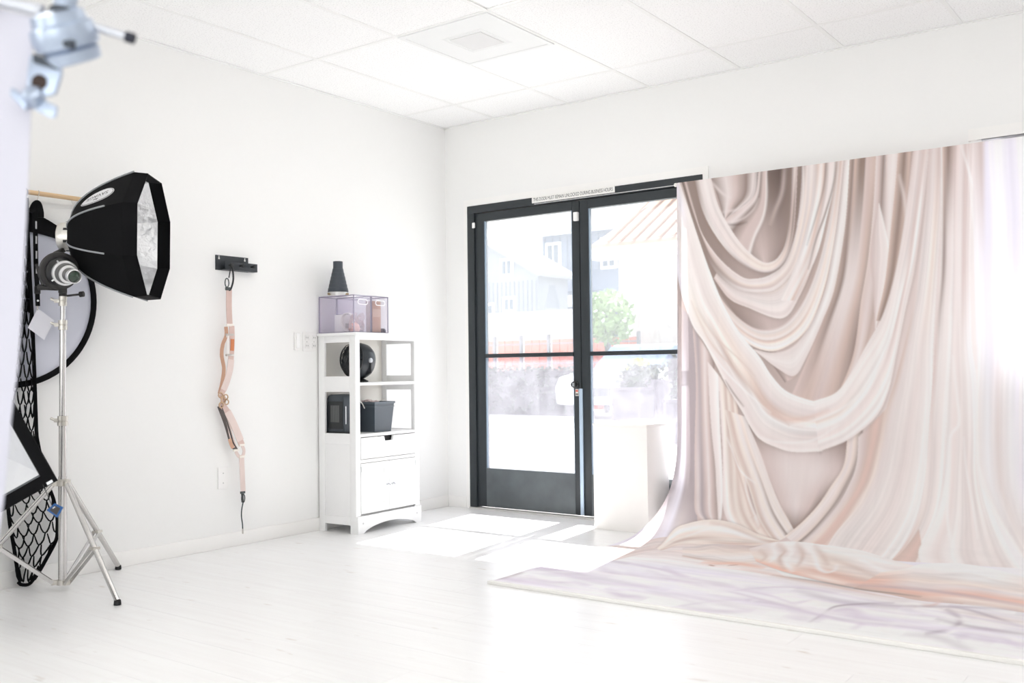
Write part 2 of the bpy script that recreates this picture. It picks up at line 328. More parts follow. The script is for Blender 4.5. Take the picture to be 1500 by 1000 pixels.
# ------------------------------------------------------------------ window behind the backdrop
m_frost = sheer('frosted_window_glass', (252, 252, 255), .2, .03, veil=(.6, .7), veilc=(246, 247, 252), nscale=5)
wn = thing('window_1', (WX0+1, .07, WZ0), 'white framed window hidden behind the hanging backdrop', 'window', kind='structure')
m_wf = mat('window_vinyl', (246, 246, 246), .4)
for a, b, c_, d in ((WX0, WX0+.045, WZ0, WZ1), (WX1-.045, WX1, WZ0, WZ1), (WX0, WX1, WZ1-.045, WZ1), (WX0, WX1, WZ0, WZ0+.045), ((WX0+WX1)/2-.02, (WX0+WX1)/2+.02, WZ0, WZ1)):
    MB().box(a, b, .05, .11, c_, d).build('window_frame', m_wf, wn)
for a, b in ((WX0+.045, (WX0+WX1)/2-.02), ((WX0+WX1)/2+.02, WX1-.045)): MB().box(a, b, .075, .08, WZ0+.045, WZ1-.045).build('glass_pane', m_frost, wn)
tw = MB()
for k, (o_, th) in enumerate(((.062, .012), (.05, .02), (.02, .026))): tw.box(WX0-o_, WX1+o_, -th, 0, WZ1, WZ1+o_)
tw.box(WX0-.05, WX0, -.015, 0, WZ0-.05, WZ1).box(WX1, WX1+.05, -.015, 0, WZ0-.05, WZ1).box(WX0-.06, WX1+.06, -.03, 0, WZ0-.06, WZ0)
tag(tw.build('trim_3', m_trim), 'moulded white window casing showing above the backdrop', 'window trim', kind='structure')
rb = thing('roller_shade', (WX0+1, .03, 1.4), 'white roller shade half drawn over the window behind the backdrop', 'shade')
m_sh = mat('shade_cloth', (238, 238, 244), .8, trans=.35)
MB().box(WX0+.1, WX1-.06, .03, .031, 1.40, WZ1-.03).build('shade_cloth', m_sh, rb); MB().cyl((WX0+.09, .03, WZ1-.03), (WX1-.05, .03, WZ1-.03), .018).build('roller', m_wf, rb, smooth=True)
MB().box(WX0+.1, WX1-.06, .026, .035, 1.385, 1.40).build('hem_bar', m_wf, rb)
# ------------------------------------------------------------------ printed backdrop: hangs from a bar and sweeps out over the floor
SWEEP = [(-.1, 2.105), (-.1, 1.6), (-.1, 1.0), (-.1, .62), (-.104, .45), (-.125, .34), (-.165, .255), (-.23, .185), (-.32, .12), (-.43, .066), (-.56, .028), (-.7, .012), (-.85, .008), (-1.2, .008), (-1.6, .008), (-1.865, .008)]
# the print: bands of cloth ('b': two edges, colour stops along the fold, grain, fold count, shade cast) and crease strokes ('s'); x, s in mm on the cloth
PRINT=[
('b',[1890,-28,1875,754,1861,1541,1893,1876,1946,2502],[3868,-22,3851,680,3835,1346,3834,1881,3875,2271],["0M .1D .3D .55T .7M .85H 1X", "0V .1M .3M .6L .8H 1X"],0.03,14,0),
('b',[1949,-21,2042,311,2168,647,2374,935,2571,1211],[2963,-13,2903,391,2840,724,2739,984,2631,1181],["0D .3D .5K .8D 1T", "0D .3M .6M 1T"],0,6,0),
('b',[2093,-32,2176,202,2300,415,2431,529],[2683,-33,2654,214,2611,403,2504,565],["0M .2D .5D .8K 1D", "0D .5M 1D"],0.02,6,0),
('b',[2141,-13,2186,122,2211,206,2227,256],[2442,-15,2415,128,2326,198,2227,256],["0D .3L .5M .75D .9L 1K"],0,6,1),
('b',[2227,256,2326,198,2415,128,2442,-15],[2374,501,2410,385,2474,234,2491,-8],["0M .15L .3D .6M .85M .95H 1D"],0,6,1),
('s',[2426,-9,2406,127,2326,198,2210,210],5,'L',0.8),
('s',[2487,-9,2484,156,2461,272,2405,385,2374,493],3.5,'H',0.8),
('s',[2140,15,2213,97,2272,136],5,'L',0.7),
('s',[2235,269,2324,266,2400,218,2439,151],4,'L',0.6),
('s',[2235,285,2303,292,2366,282],4,'K',0.6),
('s',[2596,-33,2577,128,2531,240,2501,315],7,'M',0.6),
('b',[2955,-7,2936,207,2901,466,2859,688,2771,910,2670,1154,2568,1365],[3111,-8,3091,262,3063,553,3030,735,2982,954,2912,1323,2893,1360],["0T .15D .22T .4Z .55Z .6M .9T 1T", "0T .2D .3L .55L .75T 1D", "0M .3T .5M .7T 1D"],0.02,9,0),
('b',[3100,-9,3080,261,3045,552,3004,770,2955,1064,2857,1305],[3164,-7,3147,268,3148,414,3158,560,3129,777,3045,1066,2931,1323],["0L .3M .6D 1L", "0T .3L .6T 1M"],0.02,6,0),
('b',[3150,-9,3144,268,3143,450,3146,632],[3216,-7,3191,200,3169,416,3150,632],["0M .2L .6H .9L 1W", "0L .5H 1L"],0,6,0),
('b',[3105,256,3073,407,3056,552,3067,700,3073,920],[3109,256,3137,395,3156,524,3143,632,3076,927],["0M .5L .9H 1W"],0.03,6,0),
('b',[3213,-8,3191,200,3165,415,3132,668,3081,884],[3295,-7,3277,210,3237,458,3194,672,3120,885],["0T .4Z .7T 1D", "0T .5Z 1T"],0,6,0),
('s',[3214,112,3238,242,3246,369],5,'L',0.7),
('b',[1876,713,1867,1210,1863,1706,1849,2107,1866,2659],[2032,843,2039,1211,2023,1617,2080,1960,2242,2319],["0V .2V .3M .5V 1V", "0V .5U .6V 1V", "0M .5U .7L 1V"],0.02,6,0),
('b',[2009,883,2025,1211,2012,1699,2076,1988,2196,2111],[2146,1090,2128,1372,2156,1692,2195,1876,2275,2113],["0M .2V .4M .55L .7M 1D", "0M .15L .3V .5M .6H .7M 1D"],0.02,6,0),
('b',[2103,1089,2117,1453,2143,1693,2173,1855,2249,2066],[2171,1171,2174,1451,2186,1690,2210,1852,2265,2064],["0L .5H .9W 1L"],0,6,1),
('b',[2171,1171,2185,1531,2210,1852,2304,2059,2513,2254],[2282,1330,2304,1527,2331,1723,2408,1929,2635,2227],["0L .2C .35T .5C .7T .85C 1T", "0L .15W .3P .45C .6T .7C .85P 1T"],0.03,6,1),
('b',[2205,1371,2261,1608,2355,1801,2478,2026,2635,2227],[2348,1416,2403,1571,2476,1754,2567,1914,2708,2099],["0C .2T .35C .5H .65P .8H 1L", "0C .1T .25H .4C .5H .62D .68H .85C .95H 1P"],0.03,6,1),
('s',[2215,1530,2279,1686,2324,1743,2399,1790],3,'W',0.8),
('s',[2236,1589,2305,1764,2399,1955,2506,2111],3,'T',0.8),
('s',[2334,1762,2363,1863,2496,2081],3,'W',0.8),
('b',[2351,1455,2407,1583,2490,1773,2606,1959,2699,2095],[2920,1500,2896,1664,2825,1794,2754,1944,2701,2100],["0D .5M 1D", "0M .3L .7L 1M", "0M .4L .8M 1D", "0Z .5D 1Z"],0.012,6,0),
('b',[2916,1500,2892,1664,2821,1795,2749,1954,2665,2150],[2997,1469,2976,1616,2916,1785,2842,1984,2768,2238],["0P .3L .5P 1D", "0P .2H .5L .7P .8D 1L"],0.03,6,-1),
('b',[2974,1506,2961,1653,2914,1804,2837,2010,2756,2257],[3138,1338,3091,1538,3045,1722,2975,1900,2908,2231],["0L .25M .4T .6R .8T 1P", "0L .3P .5R .75R 1P"],0.02,6,0),
('b',[2389,1022,2515,1044,2634,1001,2734,870,2814,685,2865,425,2899,203,2926,-19],[2413,1042,2533,1134,2627,1173,2699,1067,2791,873,2863,688,2926,356,2959,-14],["0L .5H 1L", "0L .5W .9H 1L", "0M .4H 1W"],0.05,11,1),
('b',[2112,562,2209,738,2334,863,2448,910,2578,880,2690,754,2779,550,2841,310,2879,88,2889,-24],[2132,665,2228,851,2340,974,2474,1032,2595,1004,2714,900,2807,685,2865,425,2899,203,2926,-19],["0M .3L .7M 1L", "0M .1H .3P .45H .55T .65P .8W 1P", "0L .3H .5P .8H 1P", "0T .3L .6T 1L"],0.05,11,1),
('b',[2169,566,2338,657,2494,682,2603,615,2696,468,2754,263,2796,78,2810,-35],[2151,597,2244,719,2356,777,2562,848,2668,722,2761,511,2830,271,2872,87,2889,-24],["0M .3L .6L 1M", "0P .2L .6H .9L 1H", "0L .4W .8M 1T", "0T .3L .6T 1M"],0.05,11,1),
('b',[1985,-16,2035,187,2086,336,2192,487,2326,600,2421,615,2503,596,2585,536,2647,387,2678,217,2703,-80],[1949,-13,2013,185,2077,355,2127,502,2211,609,2316,675,2461,695,2550,669,2647,560,2710,373,2752,187,2770,-98],["0D .4M .6D 1K", "0L .3M .6D 1D", "0H .15L .35H .5P .7M .85H 1L", "0L .3P .6L .8P 1M", "0D .4L .8H 1L"],0.035,9,1),
('b',[2137,-26,2185,163,2260,311,2342,427,2424,504,2484,529,2546,502,2595,409,2623,211,2641,-77],[2035,-10,2089,193,2173,352,2278,481,2402,570,2504,585,2585,528,2631,405,2654,214,2672,-85],["0L .4H .7L 1D", "0H .3L .7L .9H 1L", "0H .2P .6P .8L 1D", "0D .4M .7D 1M", "0D .5L 1M"],0.035,9,1),
('b',[2766,-98,2748,186,2706,373,2639,567,2549,747],[2890,-91,2871,125,2830,290,2765,511,2640,752],["0L .2T .35H .5T .55D .7L .85L 1H", "0L .3W .5T .7L 1W", "0H .4L .6W .8T 1L"],0.05,12,0),
('s',[2887,-81,2871,106,2823,270,2766,417,2717,584],3,'D',0.9),
('s',[2834,-88,2815,118,2769,284,2712,450],2.5,'D',0.7),
('s',[2700,-81,2699,142,2685,256,2660,330],3,'H',0.8),
('b',[1931,-23,2000,184,2063,375,2126,555,2209,758,2311,933,2421,1062,2492,1172,2578,1261,2706,1310,2808,1324],[1887,130,1911,548,1996,842,2083,975,2146,1090,2221,1231,2311,1377,2404,1524,2524,1582,2623,1601,2776,1591],["0L .3U .6L 1V", "0H .3L .7H 1U", "0W .15H .35L .5H .75C 1H", "0W .12H .3P .5C .6T .7H .85L 1H", "0W .15H .3L .4T .5T .58W .75H .9L 1H", "0W .25L .4P .5W .7L .85H 1H"],0.05,13,1),
('b',[3289,-15,3260,208,3220,457,3170,688,3110,867,3028,1010,2945,1156,2858,1268,2732,1317],[3366,-15,3337,253,3308,465,3277,641,3229,836,3179,1068,3132,1266,3062,1401,2916,1523,2758,1592],["0M .3L .7M 1L", "0L .4L .6M .8W 1M", "0L .3H .6W .65M .8L 1H", "0H .3H .5W .6L .8H .95W 1L", "0W .25L .42P .5W .7L .85H 1H"],0.05,12,1),
('s',[1999,719,2118,968,2286,1151,2408,1289,2527,1393,2594,1457],4,'T',0.55),
('s',[2594,1457,2722,1427,2875,1361,2994,1271],4,'W',0.7),
('s',[2467,1378,2567,1419,2704,1405,2819,1361],6,'R',0.55),
('s',[2209,1195,2267,1282,2324,1353],3,'D',0.8),
('s',[2066,946,2201,1131,2367,1290,2487,1386],3,'W',0.8),
('s',[2034,762,2140,928,2308,1084,2398,1180],3,'T',0.5),
('s',[2404,1524,2544,1550,2720,1533,2873,1442],4,'W',0.6),
('b',[3366,-15,3343,289,3301,643,3262,855,3180,1176,3123,1357,3062,1648,3001,1836,2918,2069,2908,2254],[3430,-16,3419,298,3391,649,3364,1001,3351,1247,3324,1565,3291,1872,3270,2058,3240,2302],["0M .4L .8M 1L", "0L .4H .7P 1H", "0T .15L .4H .6L .8H 1W", "0P .1L .3H .55L .75H .93W 1W", "0H .3H .6L .8H 1W"],0.05,13,0),
('b',[3426,-16,3422,298,3408,650,3382,895,3364,1142,3337,1424,3313,1706,3297,1935,3245,2300],[3498,-13,3481,305,3472,584,3460,793,3452,1003,3430,1282,3407,1562,3384,1845,3347,2146],["0W .12T .5Z 1M", "0H .2D .5L 1H", "0M .3H .7H 1W", "0H .3L .7H 1W", "0T .4H .8L 1W"],0.045,9,0),
('b',[3251,2299,3285,2127,3312,2002],[3360,2357,3355,2296,3349,2128],["0T .5R 1T"],0,6,0),
('b',[3495,-13,3481,305,3470,654,3452,1003,3425,1352,3409,1666,3382,1892,3344,2147,3386,2295],[3582,-15,3562,313,3547,659,3546,1005,3566,1212,3572,1487,3582,1691,3650,1899,3820,2271],["0M .3L .6M 1L", "0L .4H .6M 1H", "0H .3L .6H 1X", "0W .2L .4H .6L .8H 1W", "0W .2L .35W .5L .7H .85L 1W"],0.05,12,0),
('s',[3457,1073,3472,1282,3478,1421,3431,1526,3435,1920,3558,2281],4,'W',0.8),
('s',[3521,1,3570,210,3590,316,3597,438],3,'W',0.8),
('s',[3499,1489,3515,1695,3589,2039],3,'W',0.7),
('s',[3550,-2,3560,244,3574,453],3,'W',0.6),
('b',[3576,-15,3569,661,3571,1144,3566,1624,3626,1826,3822,2186],[3913,-32,3895,683,3884,1147,3873,1609,3877,1877,3914,2261],["0L .12M .18U .35X .5U .7X .85U 1X", "0X .2U .4X .6U .8X 1X", "0H .15X .3L .5X .65U .8X 1H", "0W .15L .3H .45L .6H .8L 1H"],0.045,13,0),
('s',[3565,1144,3565,1521,3572,1658,3637,1843,3802,2134],4,'W',0.8),
('b',[1779,2437,1811,3641],[3924,2226,4122,3781],["0U .2U .5X .8U 1X"],0,6,0),
('b',[1845,2695,2375,2789,2733,2789,3075,2831,3401,2934,3586,2913,3969,2953],[1798,3701,2494,3662,3093,3658,3597,3655,4084,3640],["0L .12X .25U .4X .55Y .7X .85Y .93X 1U", "0X .15U .3X .4Y .5X .65U .8X .9U 1X", "0L .2X .35U .5X .6Y .75X .9X 1U", "0X .2L .4X .55U .75X .9U 1X"],0.05,10,0),
('b',[1784,2594,1915,2447,2113,2254,2529,2294],[1875,2814,2230,2801,2586,2771,2905,2804],["0L .3M .6L 1X", "0L .3P .5L .8H 1L"],0.04,6,0),
('b',[1963,2533,1965,2341,2060,2275,2170,2269,2328,2350],[2042,2923,2079,2705,2156,2509,2287,2449,2404,2491],["0M .3L .6M 1L", "0L .4P .7L 1H"],0.05,8,0),
('b',[2075,2494,2029,2211,2092,2113,2219,2064,2371,2087,2514,2155,2652,2201],[2118,2529,2154,2383,2272,2332,2390,2331,2494,2303,2574,2265,2655,2208],["0P .5C 1T", "0C .2W .35P .5C .65T .8C 1P", "0C .2P .35W .5P .7C .85T 1P", "0P .3C .6T 1C"],0.05,9,-1),
('s',[2209,2090,2389,2135,2552,2206,2646,2225],3,'T',0.7),
('s',[2132,2250,2265,2127,2449,2188,2603,2242],3,'W',0.8),
('b',[2195,2425,2308,2322,2452,2294,2563,2285],[2289,2615,2459,2653,2601,2643,2691,2514],["0L .4P .7H 1T", "0M .3P .6W 1P"],0.06,8,0),
('s',[2432,2690,2509,2681,2580,2637,2670,2638,2751,2664],7,'O',0.9),
('s',[2490,2734,2529,2749],2,'B',0.7),
('s',[2575,2699,2613,2655],2,'B',0.7),
('b',[2532,2322,2618,2231,2717,2196,2862,2197,3076,2218,3223,2274,3379,2331],[2656,2533,2842,2680,2984,2752,3134,2825,3263,2855,3383,2869,3557,2903],["0L .3P .6C 1O", "0W .25L .5W .7P .9O 1O", "0W .3C .5P .7O .9P 1T", "0W .3H .6P .8O 1T", "0H .5P .8O 1T"],0.04,6,1),
('s',[2648,2232,2717,2301,2737,2432,2845,2642],5,'T',0.8),
('s',[2687,2217,2756,2309,2786,2467,2899,2681],6,'W',0.9),
('s',[2742,2206,2821,2329,2872,2551],5,'T',0.7),
('s',[2792,2203,2872,2315,2971,2528,3034,2596,3047,2519,3019,2420],5,'W',0.9),
('s',[2837,2209,2925,2328,2994,2457],5,'T',0.6),
('s',[2623,2246,2692,2371,2725,2529],5,'W',0.8),
('s',[2587,2327,2661,2422,2679,2556],5,'T',0.6),
('s',[2918,2207,3078,2286,3273,2464,3406,2506],5,'W',0.8),
('s',[2913,2303,3106,2434,3316,2623],6,'T',0.5),
('b',[3245,2477,3340,2364,3386,2295,3529,2252,3678,2265,3884,2345],[3239,2871,3390,2895,3540,2943,3666,2916,3793,2914,3966,2930],["0P .5O 1T", "0W .2H .4P .6L .8O 1T", "0W .25W .4P .5L .7O .85P 1T", "0H .3P .5H .7O .85P 1T"],0.03,7,0),
('s',[2836,2795,3070,2817,3267,2868,3411,2867,3522,2868],3,'K',0.55),
('s',[2654,2726,2905,2804,3114,2856,3279,2907,3451,2915],5,'R',0.5),
('s',[1787,3367,1958,3440,2066,3370,2248,3423,2321,3473,2380,3560],4,'X',0.9),
('s',[1870,3425,2035,3495,2147,3438,2249,3455],5,'Y',0.8),
('s',[1806,3609,1824,3473,1792,3287],10,'V',0.7),
('s',[2190,3359,2339,3396,2455,3386,2554,3476],5,'X',0.9),
('s',[2329,3468,2457,3540,2518,3530,2578,3549],8,'Y',0.9),
('s',[2111,3137,2303,3143,2491,3162],4,'V',0.6),
('s',[2231,3244,2447,3276,2505,3353],4,'X',0.9),
('s',[2491,3021,2661,3016,2809,3089,2843,3131],5,'X',0.9),
('s',[2557,3085,2672,3112,2795,3131],6,'Y',0.8),
('s',[2071,2904,2309,2951,2537,3045],4,'Y',0.7),
('s',[3275,3537,3277,3387,3279,3227,3368,3113,3457,3041],4,'N',0.8),
('s',[3297,3523,3292,3351,3342,3253,3434,3383,3444,3541],9,'Y',0.8),
('s',[3156,3468,3233,3492,3272,3490],12,'Y',0.6),
('s',[3395,3205,3456,3137,3544,3273,3535,3514],10,'W',0.7),
('s',[3675,3454,3723,3355,3745,3236,3716,3133,3653,3034],6,'N',0.8),
('s',[3706,3519,3745,3407,3764,3212,3718,3069],4,'W',0.8),
('s',[3780,3459,3821,3323,3907,3426],12,'Y',0.7),
('s',[3563,2928,3592,2880,3598,2989,3541,3054],6,'R',0.8),
('s',[3466,3076,3529,3007,3579,3083,3630,3049],6,'W',0.9),
('s',[3546,3078,3629,3102,3728,3212],8,'X',0.8),
('s',[3648,2956,3762,3014,3952,3156],4,'N',0.6),
('s',[3691,2914,3793,2914,3922,2959],5,'W',0.7),
('s',[3781,3115,3902,3269,3992,3420],5,'W',0.8),
('s',[3832,3259,3946,3400,3999,3465],7,'Y',0.7),
('s',[3095,3308,3122,3262,3168,3189],6,'Y',0.7),
('s',[3149,3258,3179,3181,3237,3309],3,'W',0.9),
('s',[2956,3329,3030,3133,3207,3047,3354,3066],6,'X',0.9),
('s',[2787,3293,2868,3115,3007,2991,3214,2981],4,'Y',0.6),
('s',[2726,3620,2839,3406,2994,3275],4,'Y',0.5),
('s',[2812,3670,2956,3468,3136,3416],7,'X',0.7)]
INK = dict(K=(112, 96, 90), D=(160, 142, 135), M=(225, 208, 204), L=(241, 231, 229), H=(248, 241, 239), W=(254, 252, 251), T=(222, 201, 192), Z=(158, 138, 128), P=(249, 236, 229), C=(250, 241, 234),
           V=(186, 174, 177), U=(246, 242, 252), X=(254, 253, 255), Y=(226, 216, 229), N=(182, 168, 180), O=(243, 206, 191), R=(234, 208, 199), B=(168, 104, 76))
INK = {k: np.array([lin(c) for c in v]) for k, v in INK.items()}
def npcat(P, n):
    P = np.array(P, float).reshape(-1, 2)/1000; P = np.vstack([2*P[0]-P[1], P, 2*P[-1]-P[-2]]); o = []
    for i in range(1, len(P)-2):
        t = np.linspace(0, 1, 24, endpoint=False)[:, None]; a, b, c_, d = P[i-1:i+3]
        o.append(.5*((2*b)+(c_-a)*t+(2*a-5*b+4*c_-d)*t*t+(3*b-a-3*c_+d)*t**3))
    Q = np.vstack(o+[P[-2:-1]]); L = np.r_[0, np.cumsum(np.linalg.norm(np.diff(Q, axis=0), axis=1))]; u = np.linspace(0, L[-1], n)
    return np.c_[np.interp(u, L, Q[:, 0]), np.interp(u, L, Q[:, 1])], L[-1]
PX0, PX1, DU, DS = 1.78, 4.30, .0019, .0018      # painted at twice the final fineness
SLEN = 3.63297
TW, TH = int((PX1-PX0)/DU)+1, int(SLEN/DS)+2
TEX = np.tile(INK['H'], (TH, TW, 1)).astype(float); TEX[int(2.15/DS):] = INK['U']
rng = np.random.default_rng(3)
def n1(n, f):
    """smooth random folds along 0..1"""
    k = rng.random(int(f)+3); u = np.linspace(0, f, n); i = u.astype(int); w = u-i; w = w*w*(3-2*w); return 2*(k[i]*(1-w)+k[i+1]*w)-1
def ramp(st, a):
    P = []
    for s_ in st.split():
        k = s_[-1]; P.append((float(s_[:-1]), INK[k]))
    x = [p for p, _ in P]; return np.stack([np.interp(a, x, [c[i] for _, c in P]) for i in range(3)], -1)
def splat(X, S_, C, A):
    ix = np.round((X-PX0)/DU).astype(np.int64).ravel(); iy = np.round(S_/DS).astype(np.int64).ravel(); ok = (ix >= 0) & (ix < TW) & (iy >= 0) & (iy < TH)
    if not ok.any(): return
    ix, iy = ix[ok], iy[ok]; x0, y0 = ix.min(), iy.min(); w_, h_ = ix.max()-x0+1, iy.max()-y0+1; idx = (iy-y0)*w_+(ix-x0)
    n = np.bincount(idx, minlength=w_*h_).astype(float); hit = (n > 0).reshape(h_, w_); n[n == 0] = 1
    al = (np.bincount(idx, A.ravel()[ok], w_*h_)/n).reshape(h_, w_); Cf = C.reshape(-1, 3)[ok]; F = TEX[y0:y0+h_, x0:x0+w_]
    for c_ in range(3):
        v = (np.bincount(idx, Cf[:, c_], w_*h_)/n).reshape(h_, w_); F[..., c_] = np.where(hit, F[..., c_]*(1-al)+v*al, F[..., c_])
def band(A, B, st, noise, f, sh):
    a0, la = npcat(A, 2); b0, lb = npcat(B, 2); n = int(max(la, lb)/DS*1.7)+8; A_, _ = npcat(A, n); B_, _ = npcat(B, n)
    m = int(np.linalg.norm(A_-B_, axis=1).max()/DS*1.7)+6
    if sh:      # the fold throws a soft shade on the cloth printed under it
        e, o = (B_, A_) if sh > 0 else (A_, B_); d = e-o; L_ = np.maximum(np.linalg.norm(d, axis=1), .002)[:, None]; d = d/L_; q = 14
        k = np.linspace(0, 1, q)[None, :, None]; Pp = e[:, None]+d[:, None]*k*.03; S0 = np.broadcast_to((INK['Z']*.8)[None, None], (n, q, 3)); splat(Pp[..., 0], Pp[..., 1], S0, np.broadcast_to(.34*(1-k[..., 0])**1.5, (n, q)))
    a = np.linspace(0, 1, m); G = np.stack([ramp(s_, a) for s_ in st])          # stops x m x 3
    t = np.linspace(0, 1, n)*(len(st)-1); i = np.minimum(t.astype(int), max(len(st)-2, 0)); w = (t-i)[:, None, None]; w = w*w*(3-2*w)
    C = G[i]*(1-w)+G[np.minimum(i+1, len(st)-1)]*w
    if noise:
        drift = (.06*n1(n, 5))[:, None]; aa = a[None]+drift; g = n1(2000, f); g2 = n1(2000, f*3.3); ii = np.clip((aa*.8+.1)*1999, 0, 1999).astype(int)
        C = C*(1+noise*(2.0*g[ii]+1.7*g2[ii])*(.6+.4*n1(n, 4))[:, None])[..., None]
    P_ = A_[:, None]*(1-a[None, :, None])+B_[:, None]*a[None, :, None]
    splat(P_[..., 0], P_[..., 1], np.clip(C, 0, .97), np.ones((n, m)))
def stroke(P, w, col, al):
    _, L = npcat(P, 2); n = int(L/DS*2)+6; Q, _ = npcat(P, n); k = np.where(Q[:, 1] > 2.0, 3.2, 1.0); wx = w*.0038
    d = np.gradient(Q, axis=0); d[:, 1] /= k; d /= np.maximum(np.linalg.norm(d, axis=1), 1e-9)[:, None]; nx, ns = -d[:, 1]*wx, d[:, 0]*wx*k
    m = max(9, int(np.hypot(nx, ns).max()*2/DS*2)); a = np.linspace(-1, 1, m)[None]
    A = al*np.exp(-(2.0*a)**2)*np.sin(np.pi*np.clip(np.linspace(.04, .96, n), 0, 1))[:, None]**.5
    X = Q[:, :1]+a*nx[:, None]; S_ = Q[:, 1:]+a*ns[:, None]
    splat(X, S_, np.broadcast_to(INK[col], (n, m, 3)), A)
for p in PRINT:
    if p[0] == 'b': band(*p[1:])
    else: stroke(*p[1:])
for _ in range(95):     # silky ripples of the pictured cloth spread on the floor
    x0, s0 = rng.uniform(1.7, 4.1), rng.uniform(2.55, 3.6); L_ = rng.uniform(.25, .8); ph, am = rng.uniform(0, 6.28), rng.uniform(.03, .12); sl = rng.uniform(-.12, .22)
    if s0 < 2.95-.12*(x0-1.7): continue
    P_ = [v for k in range(6) for v in (1000*(x0+L_*k/5), 1000*(s0+sl*L_*k/5+am*math.sin(ph+2.6*k/5)))]
    stroke(P_, rng.uniform(3, 8), 'XYUNXYW'[int(rng.integers(7))], rng.uniform(.3, .65))
def vnoise(h, w):
    g = rng.random((h+2, w+2)); y = np.linspace(0, h, TH); x = np.linspace(0, w, TW); yi, xi = y.astype(int), x.astype(int); wy, wx = (y-yi)[:, None], (x-xi)[None]; wy = wy*wy*(3-2*wy); wx = wx*wx*(3-2*wx)
    return 2*((g[yi][:, xi]*(1-wx)+g[yi][:, xi+1]*wx)*(1-wy)+(g[yi+1][:, xi]*(1-wx)+g[yi+1][:, xi+1]*wx)*wy)-1
# fine creases of the pictured cloth: upright on the hanging part, lengthwise on the floor part
on_floor = np.clip((np.arange(TH)*DS-2.05)/.2, 0, 1)[:, None]
TEX *= (1+(1-on_floor)*(.012*vnoise(14, 150)+.008*vnoise(30, 330))+on_floor*(.03*vnoise(90, 22)+.025*vnoise(200, 40)))[..., None]; TEX = np.clip(TEX, 0, .98)
TEX = TEX[:TH//2*2, :TW//2*2].reshape(TH//2, 2, TW//2, 2, 3).mean((1, 3)); DU *= 2; DS *= 2; TH //= 2; TW //= 2
for _ in range(1):      # ink spreads a little in the weave
    TEX[1:-1, 1:-1] = .4*TEX[1:-1, 1:-1]+.15*(TEX[:-2, 1:-1]+TEX[2:, 1:-1]+TEX[1:-1, :-2]+TEX[1:-1, 2:])
def sweep_profile(n):
    Q, L = npcat([v*1000 for p in SWEEP for v in p], 2000); S_ = np.r_[0, np.cumsum(np.linalg.norm(np.diff(Q, axis=0), axis=1))]; u = np.linspace(0, S_[-1], n)
    return np.c_[np.interp(u, S_, Q[:, 0]), np.interp(u, S_, Q[:, 1])], u
NU, NS = 640, 1000
prof, svals = sweep_profile(NS)
XL = np.interp(svals, [0, 1.5, 1.65, 2.0, 2.3, 2.6, 3.64], [1.918, 1.897, 1.89, 1.86, 1.83, 1.802, 1.812]); XR = 4.25
uu = np.linspace(0, 1, NU); GXX = XL[:, None]*(1-uu)+XR*uu
# a gentle waviness in the hanging cloth, strongest near the free edge
wav = .004*np.sin(svals*2.2+1)[:, None]*np.exp(-uu*6)[None]*np.clip(svals/1.2, 0, 1)[:, None]*np.clip((2.2-svals)/.5, 0, 1)[:, None]
VY = prof[:, :1]+wav; VZ = np.broadcast_to(prof[:, 1:], GXX.shape)
co = np.stack([GXX, VY, VZ], -1).reshape(-1, 3)
fx = np.clip((GXX-PX0)/DU, 0, TW-1.001); fy = np.broadcast_to(np.clip(svals/DS, 0, TH-1.001)[:, None], GXX.shape); ix, iy = fx.astype(int), fy.astype(int); wx, wy = (fx-ix)[..., None], (fy-iy)[..., None]
colr = (TEX[iy, ix]*(1-wx)+TEX[iy, ix+1]*wx)*(1-wy)+(TEX[iy+1, ix]*(1-wx)+TEX[iy+1, ix+1]*wx)*wy
def grid_mesh(name, co, nu, nv, col=None):
    me = bpy.data.meshes.new(name); i = np.arange(nv-1)[:, None]*nu+np.arange(nu-1)[None]; q = np.stack([i, i+1, i+nu+1, i+nu], -1).reshape(-1, 4)
    me.vertices.add(len(co)); me.vertices.foreach_set('co', co.astype(np.float32).ravel()); me.loops.add(q.size); me.loops.foreach_set('vertex_index', q.ravel().astype(np.int32))
    me.polygons.add(len(q)); me.polygons.foreach_set('loop_start', (np.arange(len(q))*4).astype(np.int32)); me.polygons.foreach_set('use_smooth', np.ones(len(q), bool)); me.update(calc_edges=True)
    if col is not None:
        at = me.color_attributes.new('print', 'FLOAT_COLOR', 'POINT'); at.data.foreach_set('color', np.c_[col.reshape(-1, 3), np.ones(len(co))].astype(np.float32).ravel())
    return me
m_print = bpy.data.materials.new('printed_cloth'); m_print.use_nodes = True; nt = m_print.node_tree; b = nt.nodes['Principled BSDF']; b.inputs['Roughness'].default_value = .55; b.inputs['Specular IOR Level'].default_value = .25
at = nt.nodes.new('ShaderNodeVertexColor'); at.layer_name = 'print'; nt.links.new(at.outputs[0], b.inputs['Base Color'])
tl = nt.nodes.new('ShaderNodeBsdfTranslucent'); nt.links.new(at.outputs[0], tl.inputs[0]); ms = nt.nodes.new('ShaderNodeMixShader'); ms.inputs[0].default_value = .22
nt.links.new(b.outputs[0], ms.inputs[1]); nt.links.new(tl.outputs[0], ms.inputs[2]); nt.links.new(ms.outputs[0], nt.nodes['Material Output'].inputs[0])
bd = thing('photo_backdrop', (3.0, -1.0, 0), 'large printed backdrop of blush draped fabric sweeping from wall onto the floor', 'backdrop')
base = np.array((3.0, -1.0, 0)); sheet_me = grid_mesh('printed_sheet', co-base, NU, NS, colr); sheet_me.materials.append(m_print); shared('printed_sheet', sheet_me, (3.0, -1.0, 0), bd)
m_hem = mat('white_hem', (240, 238, 234), .6, var=.01)
